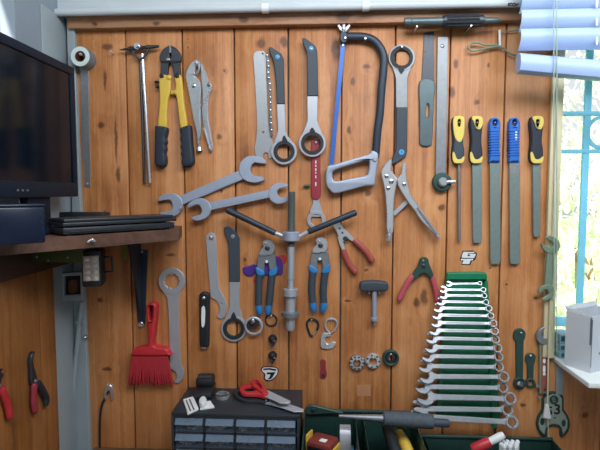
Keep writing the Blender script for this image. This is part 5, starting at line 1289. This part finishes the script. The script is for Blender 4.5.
for r_ in range(rows):
    for c_ in range(4):
        x0 = cx0 + .006 + c_ * cw + .0035; x1 = x0 + cw - .007; z1 = zC1 - top_t - r_ * rh - .0052; z0 = z1 - rh + .0062
        dr_ = MB()
        dr_.box((x0, yf + .0005, z0), (x1, yf + .002, z1 - .012)); dr_.box((x0, yf + .002, z0), (x0 + .001, -.02, z1 - .006)); dr_.box((x1 - .001, yf + .002, z0), (x1, -.02, z1 - .006))
        dr_.box((x0, yf + .002, z0), (x1, -.02, z0 + .001)); dr_.box((x0, -.021, z0), (x1, -.02, z1 - .006))
        D = dr_.build('drawer', M['drawer'], t)
        lp = MB(); i = lp.add([(x0, yf + .0005, z1 - .012), (x1, yf + .0005, z1 - .012), (x1, yf + .004, z1), (x0, yf + .004, z1), (x0, yf - .006, z1 - .013), (x1, yf - .006, z1 - .013), (x1, yf + .0025, z1), (x0, yf + .0025, z1)])
        for f_ in ((0, 1, 2, 3), (4, 7, 6, 5), (0, 4, 5, 1), (3, 2, 6, 7), (0, 3, 7, 4), (1, 5, 6, 2)): lp.face([i + k for k in f_])
        lp.build('pull_lip', M['drawerlip'], D)
        if r_ < 2:
            mb = MB(); rnd = random.Random(r_ * 10 + c_)
            for k in range(40):
                c0 = Vector((rnd.uniform(x0 + .008, x1 - .008), rnd.uniform(yf + .008, yf + .03), z0 + rnd.uniform(.003, .016)))
                a_ = rnd.uniform(0, 6.28); v = Vector((math.cos(a_), math.sin(a_), rnd.uniform(-.2, .2))) * .006
                mb.lathe(c0 - v, c0 + v, [(0, .0032), (.3, .0036), (.32, .0018), (1, .0015)], 7)
            solo(mb, 'screw_assortment', M['bits'], 'loose screws in the %s drawer, %s row of the cabinet' % (WHERE[c_], ('upper', 'lower')[r_]), 'screws', 'small parts in the drawers', 'stuff')
zT = zC1
# stand the cabinet on the bench with a plinth of its own
ZBt = ZB
if zC0 > ZB + .001:
    MB().bbox((cx0 + .002, yf + .004, ZB + .0003), (cx1 - .002, -.004, zC0 - .0002), .001).build('plinth', M['cabinet'], t)
T = Table
# tape dispenser
t = thing('tape_dispenser', 'black tape dispenser at the back left of the drawer cabinet', 'dispenser')
pa = PZ(193, 400, zT); pb = PZ(212.6, 399, zT)
w_ = pb.x - pa.x
mT = Matrix.Translation(Vector((pa.x, pa.y, zT))) @ Matrix.Rotation(rad(6), 4, 'Z')
hT = .040
MB().bbox((0, 0, .0005), (w_, .075, .018), .004, mT).build('base', M['black'], t)
MB().bbox((.001, .03, .018), (w_ - .001, .075, hT), .007, mT).build('housing', M['black'], t)
MB().sweep([mT @ Vector((.006, .046, hT - .003)), mT @ Vector((w_ - .006, .046, hT - .003))], .009, 16).build('roll', M['rubber'], t)
MB().bbox((.003, -.002, .004), (w_ - .003, .0005, .016), .001, mT).build('front_plate', M['dsteel'], t)
# white things
t = thing('label_roll', 'white and grey striped packet left of the tape dispenser', 'packet')
MB().plate(T(zT + .0006), [(183, 399), (193.4, 396), (198.4, 407.6), (187.6, 412.6)], (), .006, .0015).build('packet', M['paper'], t)
mb = MB()
for a_, b_ in (((186.2, 400), (190.6, 411)), ((189.4, 399), (194, 409.6))):
    mb.plate(T(zT + .0067), strip(a_, b_, 1.3), (), .0004, .0001)
mb.build('dark_stripe', M['dsteel'], t)
t = thing('paper_tag', 'crumpled white paper tag in front of the tape dispenser', 'tag')
MB().plate(T(zT + .0005), [(201.6, 402), (210.4, 400.4), (214.4, 406.4), (200, 408.6)], (), .004, .001).build('tag', M['paper'], t)
MB().plate(T(zT + .0046), smooth([(199.4, 398), (203, 395.4), (206, 397), (206.4, 401), (202.4, 403.4), (199.4, 401.6)], 2), (), .012, .003).build('folded_corner', M['white'], t)
# bearing ring
p = PZ(222.6, 397.4, zT); mb = MB(); k_ = 1.06 / F
t = thing('bearing_ring', 'steel ring lying flat on the drawer cabinet behind the paper tag', 'ring')
MB().ring((p.x, p.y, zT + .0004), (0, 0, 1), [(.0125, 0), (.0185, 0), (.0185, .008), (.0165, .0095), (.0125, .0095)]).build('outer_race', M['nickel'], t)
MB().ring((p.x, p.y, zT + .0004), (0, 0, 1), [(.0165, .0096), (.0182, .0096), (.0182, .0112), (.0165, .0112)]).build('seal', M['dsteel'], t)
# scissors
def scissors(label, m_, blades, loops, z, arms):
    t = thing('scissors', label, 'scissors')
    for k, q in enumerate(blades): MB().plate(T(z + .003 + .0022 * k), q, (), .002, .0004).build('blade', M['blade'], t)
    for k, (o, h) in enumerate(loops): MB().plate(T(z + .0003 + .004 * k), smooth(o, 3), [smooth(h, 3)] if h else [], .008, .0025).build('handle', M[m_], t)
    mb = MB(); p = PZ(arms[0], arms[1], z + .01); mb.lathe(Vector((p.x, p.y, z + .006)), Vector((p.x, p.y, z + .0115)), [(0, .004), (1, .003)], 14); mb.build('pivot', M['chrome'], t)
scissors('black-handled scissors lying under the red pair on the cabinet', 'rubber', [[(262, 398.4), (268, 396.6), (304, 409), (303.6, 411.6), (296, 411), (264, 403)], [(262, 401), (268, 399), (303, 411), (294, 411.6)]],
         [([(232.6, 391.4), (238, 387.6), (247, 388), (256, 393), (268, 397.4), (268, 402), (256, 400.6), (246, 400.6), (237, 397.4)], [(238, 392.6), (241, 390.4), (246, 390.8), (251, 394.4), (246, 396.4), (240, 395.4)]),], zT + .0002, (266, 399.8))
scissors('red-handled scissors lying on top of the black pair on the cabinet', 'red', [[(262, 391.6), (268, 390.2), (290.6, 401), (289.6, 403.4), (280, 400.6)], [(262, 395), (267, 392), (289, 403), (280, 403)]],
         [([(239.4, 389), (243.6, 384), (252, 382.6), (258.6, 385), (262, 389.6), (268, 391.6), (267, 396), (258, 394), (250, 393.6), (243, 393)], [(243.8, 388.6), (247.6, 385.8), (253.6, 385.8), (256.6, 389), (251.6, 391), (246.6, 391)]),
          ([(251, 380.4), (256, 379), (262, 381.6), (265, 387), (268.4, 391.6), (264, 393.6), (258.4, 389.6), (252.4, 385)], [(254, 381.6), (257.6, 381.4), (261, 385), (261, 388), (256.6, 385.2)])], zT + .0125, (265.4, 393))
# ================================================================== TRAYS
def tray(name, label, px0, px1, py, d, m_, depth, deep, div=(), t_=.0025):
    z1 = P((px0 + px1) / 2, py, d).z; x0, x1 = P(px0, py, d).x, P(px1, py, d).x
    t = thing(name, label, 'tool tray')
    y1 = -d; y0 = -d - depth; z0 = max(z1 - deep, ZB + .0006)
    MB().box((x0, y0, z0), (x1, y1, z0 + t_)).build('bottom', M[m_], t)
    MB().bbox((x0, y1 - t_, z0 + t_), (x1, y1, z1), .0008).build('back_wall', M[m_], t)
    MB().bbox((x0, y0, z0 + t_), (x1, y0 + t_, z1), .0008).build('front_wall', M[m_], t)
    for x in (x0, x1 - t_): MB().bbox((x, y0 + t_, z0 + t_), (x + t_, y1 - t_, z1), .0008).build('side_wall', M[m_], t)
    MB().sweep([(x0, y1 - .002, z1), (x1, y1 - .002, z1)], .0045, 10).build('rim', M[m_], t)
    for dx in div:
        x = P(dx, py, d).x; MB().bbox((x, y0 + t_, z0 + t_), (x + .0015, y1 - t_ - .0005, z1 - .003), .0004).build('divider', M[m_], t)
    return t, z0 + t_, z1, x0, x1, y0, y1
tA, zA0, zA1, xA0, xA1, yA0, yA1 = tray('tool_tray', 'dark green metal tray right of the drawer cabinet, under the long grip tool', 305, 412, 411, .022, 'boxgreen', .24, .125, (354, 362))
tB, zB0, zB1, xB0, xB1, yB0, yB1 = tray('tool_tray', 'dark green metal tray at the bottom right holding the white caps', 416, 552, 437, .022, 'boxgreen', .2, .09, (424,))
# contents of tray A
def on_plane(px, py, z): return PZ(px, py, z)
zz = zA0
p = PZ(322, 446, zz + .045)
mP = Matrix.Translation(Vector((p.x + .004, min(p.y, -.12), zz))) @ Matrix.Rotation(rad(-24), 4, 'Z')
t = thing('parts_packet', 'red and dark printed packet with yellow ends in the left of the green tray', 'packet')
MB().bbox((-.032, -.03, .0005), (.03, .025, .1), .008, mP).build('packet', M['multi'], t)
MB().bbox((-.0375, -.02, .004), (-.0325, .012, .108), .002, mP).build('yellow_end', M['yellow'], t)
MB().bbox((.0305, -.024, .004), (.0355, .018, .09), .002, mP).build('yellow_end', M['yellow'], t)
MB().bbox((-.026, -.0305, .008), (.024, -.0295, .09), .0004, mP).build('dark_label', M['ink'], t)
MB().bbox((-.004, -.018, .1002), (.012, -.004, .1012), .0006, mP).build('white_print', M['paper'], t)
t = thing('steel_loop', 'bright steel strap loop standing in the green tray', 'strap')
pt = P(344.6, 417.5, .05); xx0, xx1 = P(339.4, 430, .06).x, P(349.8, 430, .06).x
mb = MB(); pts = []
for i in range(15):
    a_ = PI * i / 14
    pts.append((-.085 + .030 * math.cos(a_), zA0 + .0015 + (pt.z - zA0 - .003) * max(0, math.sin(a_)) ** .6))
i0 = mb.add([(xx0, y, z) for y, z in pts]); i1 = mb.add([(xx1, y, z) for y, z in pts])
pin = [(-.085 + (y + .085) * .93, zA0 + .0015 + (z - zA0 - .0015) * .97) for y, z in pts]
j0 = mb.add([(xx0, y, z) for y, z in pin]); j1 = mb.add([(xx1, y, z) for y, z in pin]); n = len(pts)
for i in range(n - 1):
    mb.face((i0 + i, i0 + i + 1, i1 + i + 1, i1 + i)); mb.face((j0 + i, j1 + i, j1 + i + 1, j0 + i + 1)); mb.face((i0 + i, j0 + i, j0 + i + 1, i0 + i + 1)); mb.face((i1 + i, i1 + i + 1, j1 + i + 1, j1 + i))
for e_ in (0, n - 1): mb.face((i0 + e_, i1 + e_, j1 + e_, j0 + e_))
mb.build('band', M['steel'], t)
t = thing('blue_block', 'small light blue plastic block in front of the steel loop', 'block')
p = PZ(349, 448, zz + .05)
MB().bbox((p.x - .014, p.y - .02, zz + .0005), (p.x + .0125, p.y + .015, zz + .05), .003).build('body', M['lightblue'], t)
MB().lathe((p.x - .003, p.y, zz + .05), (p.x - .003, p.y, zz + .057), [(0, .007), (1, .006)], 14).build('stud', M['lightblue'], t)
# yellow and black handled tool
t = thing('hand_tool', 'black tool handle with a yellow inlay leaning below the knurled grip', 'tool')
pp = [P(386.5, 426, .085), P(391, 438, .12), P(396, 452, .155)]
zlow = zA0 + .012
MB().sweep([pp[0], pp[1], Vector((pp[2].x, pp[2].y - .01, pp[2].z - .004)), Vector((pp[2].x + .01, pp[2].y - .045, max(zlow, pp[2].z - .03)))], [.012, .014, .015, .012], 14).build('handle', M['black'], t)
pq = [P(399, 432, .075), P(403.5, 441, .10), P(408, 452, .13)]
MB().sweep([pq[0], pq[1], pq[2], Vector((pq[2].x + .006, pq[2].y - .03, max(zlow, pq[2].z - .03)))], [.010, .0135, .0145, .011], 14).build('yellow_inlay', M['yellow'], t)
MB().sweep([P(388, 424.5, .08), P(397, 423.8, .075), P(404, 431, .072)], [.006, .007, .006], 10).build('bridge', M['black'], t)
# knurled grip tool across the rim
t = thing('pry_bar', 'steel bar with a grey knurled grip lying across the rims of the green trays', 'bar')
d = .122
g0_ = lambda px, py: P(px, py, d)
MB().lathe(g0_(339, 416), g0_(385, 418.6), [(0, .0035), (.3, .0052), (1, .0095)], 16).build('shaft', M['gsteel'], t)
MB().lathe(g0_(383, 418.6), g0_(433.4, 421.6), [(0, .0135), (.02, .0165), (.5, .0172), (.97, .0165), (1, .014)], 24).build('grip', M['crossgrip'], t)
MB().lathe(g0_(433, 422.4), g0_(449, 423.4), [(0, .0095), (.9, .0095), (1, .008)], 18).build('end_cap', M['grip'], t)
MB().sweep([Vector((P(345, 411, .02).x, -.0195, P(345, 411, .02).z)), P(326, 409.6, .03), P(308, 408, .03)], [.0035, .006, .008], 10).build('tip', M['gtool'], t) if False else None
t = thing('dark_lever', 'flat dark lever lying along the back rim of the green tray', 'lever')
MB().plate(W(.0272), smooth([(304, 411), (308, 406.6), (313, 405.4), (319, 407), (332, 410), (342, 412.2), (342, 414.4), (330, 414), (312, 415), (306, 414)], 3), (), .007, .002).build('body', M['gtool'], t)
mb = MB(); rivet(mb, 313, 410, .0343, 2.4, .002); mb.build('rivet', M['dsteel'], t)
# contents of tray B
zz = zB0
t = thing('plastic_case', 'blue flat plastic case in the lower right tray', 'case')
pa, pb = P(440, 449, .15), P(474, 449, .15)
MB().bbox((pa.x, -.19, zz + .0005), (pb.x, -.145, zz + .032), .003).build('body', M['bladeblue'], t)
MB().bbox((pa.x + .01, -.18, zz + .0322), (pb.x - .01, -.155, zz + .034), .0006).build('lid_panel', M['lightblue'], t)
t = thing('marker', 'red marker with a white cap in the lower right tray', 'marker')
q0, q1, q2 = P(472, 450, .085), P(490, 441.6, .085), P(504, 434.6, .085)
MB().lathe(q0, q1, [(0, .010), (.1, .0125), (.9, .0125), (1, .010)], 18).build('body', M['red'], t)
MB().lathe(q1, q2, [(0, .0088), (.8, .0095), (1, .007)], 18).build('cap', M['white'], t)
# holder under marker so that it rests on the case
CAPS = []
n_ = 0
NM = ['at the back left', 'back row, second', 'back row, third', 'at the back right', 'middle row, left', 'middle row, second', 'middle row, third', 'middle row, right', 'front row, left', 'front row, second', 'front row, right']
SP = [(503, 440), (507.6, 438.6), (512.6, 440), (517.6, 441), (501, 444), (506, 443.6), (511.4, 444.4), (516.6, 445.4), (504, 448.4), (510, 449), (516, 449.6)]
first = None
for (x, y), nm in zip(SP, NM):
    row = 0 if y < 441.5 else (1 if y < 446 else 2)
    p = P(x, y, .075 + .011 * row)
    if first is None:
        t = thing('plastic_plug', 'x', 'cap', 'white plastic caps in the lower right tray')
        zb_ = zz + .0005; MB().lathe((p.x, p.y, zb_), (p.x, p.y, p.z - .006), [(0, .0042), (1, .0042)], 12).build('stem', M['white'], t)
        MB().lathe((p.x, p.y, p.z - .006), (p.x, p.y, p.z), [(0, .0052), (.6, .0050), (1, .0036)], 14).build('tip', M['white'], t)
        t['label'] = 'white plastic cap in the lower right tray, ' + nm; first = (t, p)
    else: CAPS.append((p, nm))
# ================================================================== LIGHT
w = bpy.data.worlds.new('world'); scene.world = w; w.use_nodes = True
nt = w.node_tree; bg = nt.nodes['Background']
tc = nt.nodes.new('ShaderNodeTexCoord'); sp = nt.nodes.new('ShaderNodeSeparateXYZ'); cr = nt.nodes.new('ShaderNodeValToRGB')
nt.links.new(tc.outputs['Generated'], sp.inputs[0])
mr = nt.nodes.new('ShaderNodeMapRange'); mr.inputs['From Min'].default_value = -.3; mr.inputs['From Max'].default_value = .9
nt.links.new(sp.outputs['Z'], mr.inputs['Value']); nt.links.new(mr.outputs[0], cr.inputs['Fac'])
cr.color_ramp.elements[0].color = (.45, .5, .5, 1); cr.color_ramp.elements[0].position = .15
cr.color_ramp.elements[1].color = (.75, .88, 1, 1); cr.color_ramp.elements[1].position = .9
e = cr.color_ramp.elements.new(.32); e.color = (.92, .97, 1, 1)
nt.links.new(cr.outputs[0], bg.inputs['Color']); bg.inputs['Strength'].default_value = WORLD
def area(name, loc, target, size, sy, energy, col):
    l = bpy.data.lights.new(name, 'AREA'); l.shape = 'RECTANGLE'; l.size = size; l.size_y = sy; l.energy = energy; l.color = col
    o = bpy.data.objects.new(name, l); COL.objects.link(o); o.location = loc
    o.rotation_euler = (Vector(target) - Vector(loc)).to_track_quat('-Z', 'Y').to_euler(); return o
area('ceiling_lamp', (.38, -.78, 2.3), (0.25, -.1, 1.3), 1.5, .7, LAMP, (.93, .965, 1.0))
sl = bpy.data.lights.new('sun', 'SUN'); sl.energy = SUN; sl.angle = rad(2); sl.color = (1, .96, .88)
so = bpy.data.objects.new('sun', sl); COL.objects.link(so); so.rotation_euler = Vector((.25, .5, -.85)).to_track_quat('-Z', 'Y').to_euler()
v = scene.view_settings; scene.display_settings.display_device = 'sRGB'
v.view_transform = 'Standard'; v.look = 'None'; v.gamma = 1; v.use_curve_mapping = False; v.exposure = EXPO
scene.cycles.use_denoising = True
scene.cycles.max_bounces = 6
settle()
# copies of the white cap
src, p0 = first
bpy.context.view_layer.update()
for p, nm in CAPS:
    c = src.copy(); COL.objects.link(c); dlt = p - p0
    c.location = src.location + Vector((dlt.x, dlt.y, 0)); c['label'] = 'white plastic cap in the lower right tray, ' + nm
    for ch in src.children:
        k = ch.copy(); COL.objects.link(k); k.parent = c
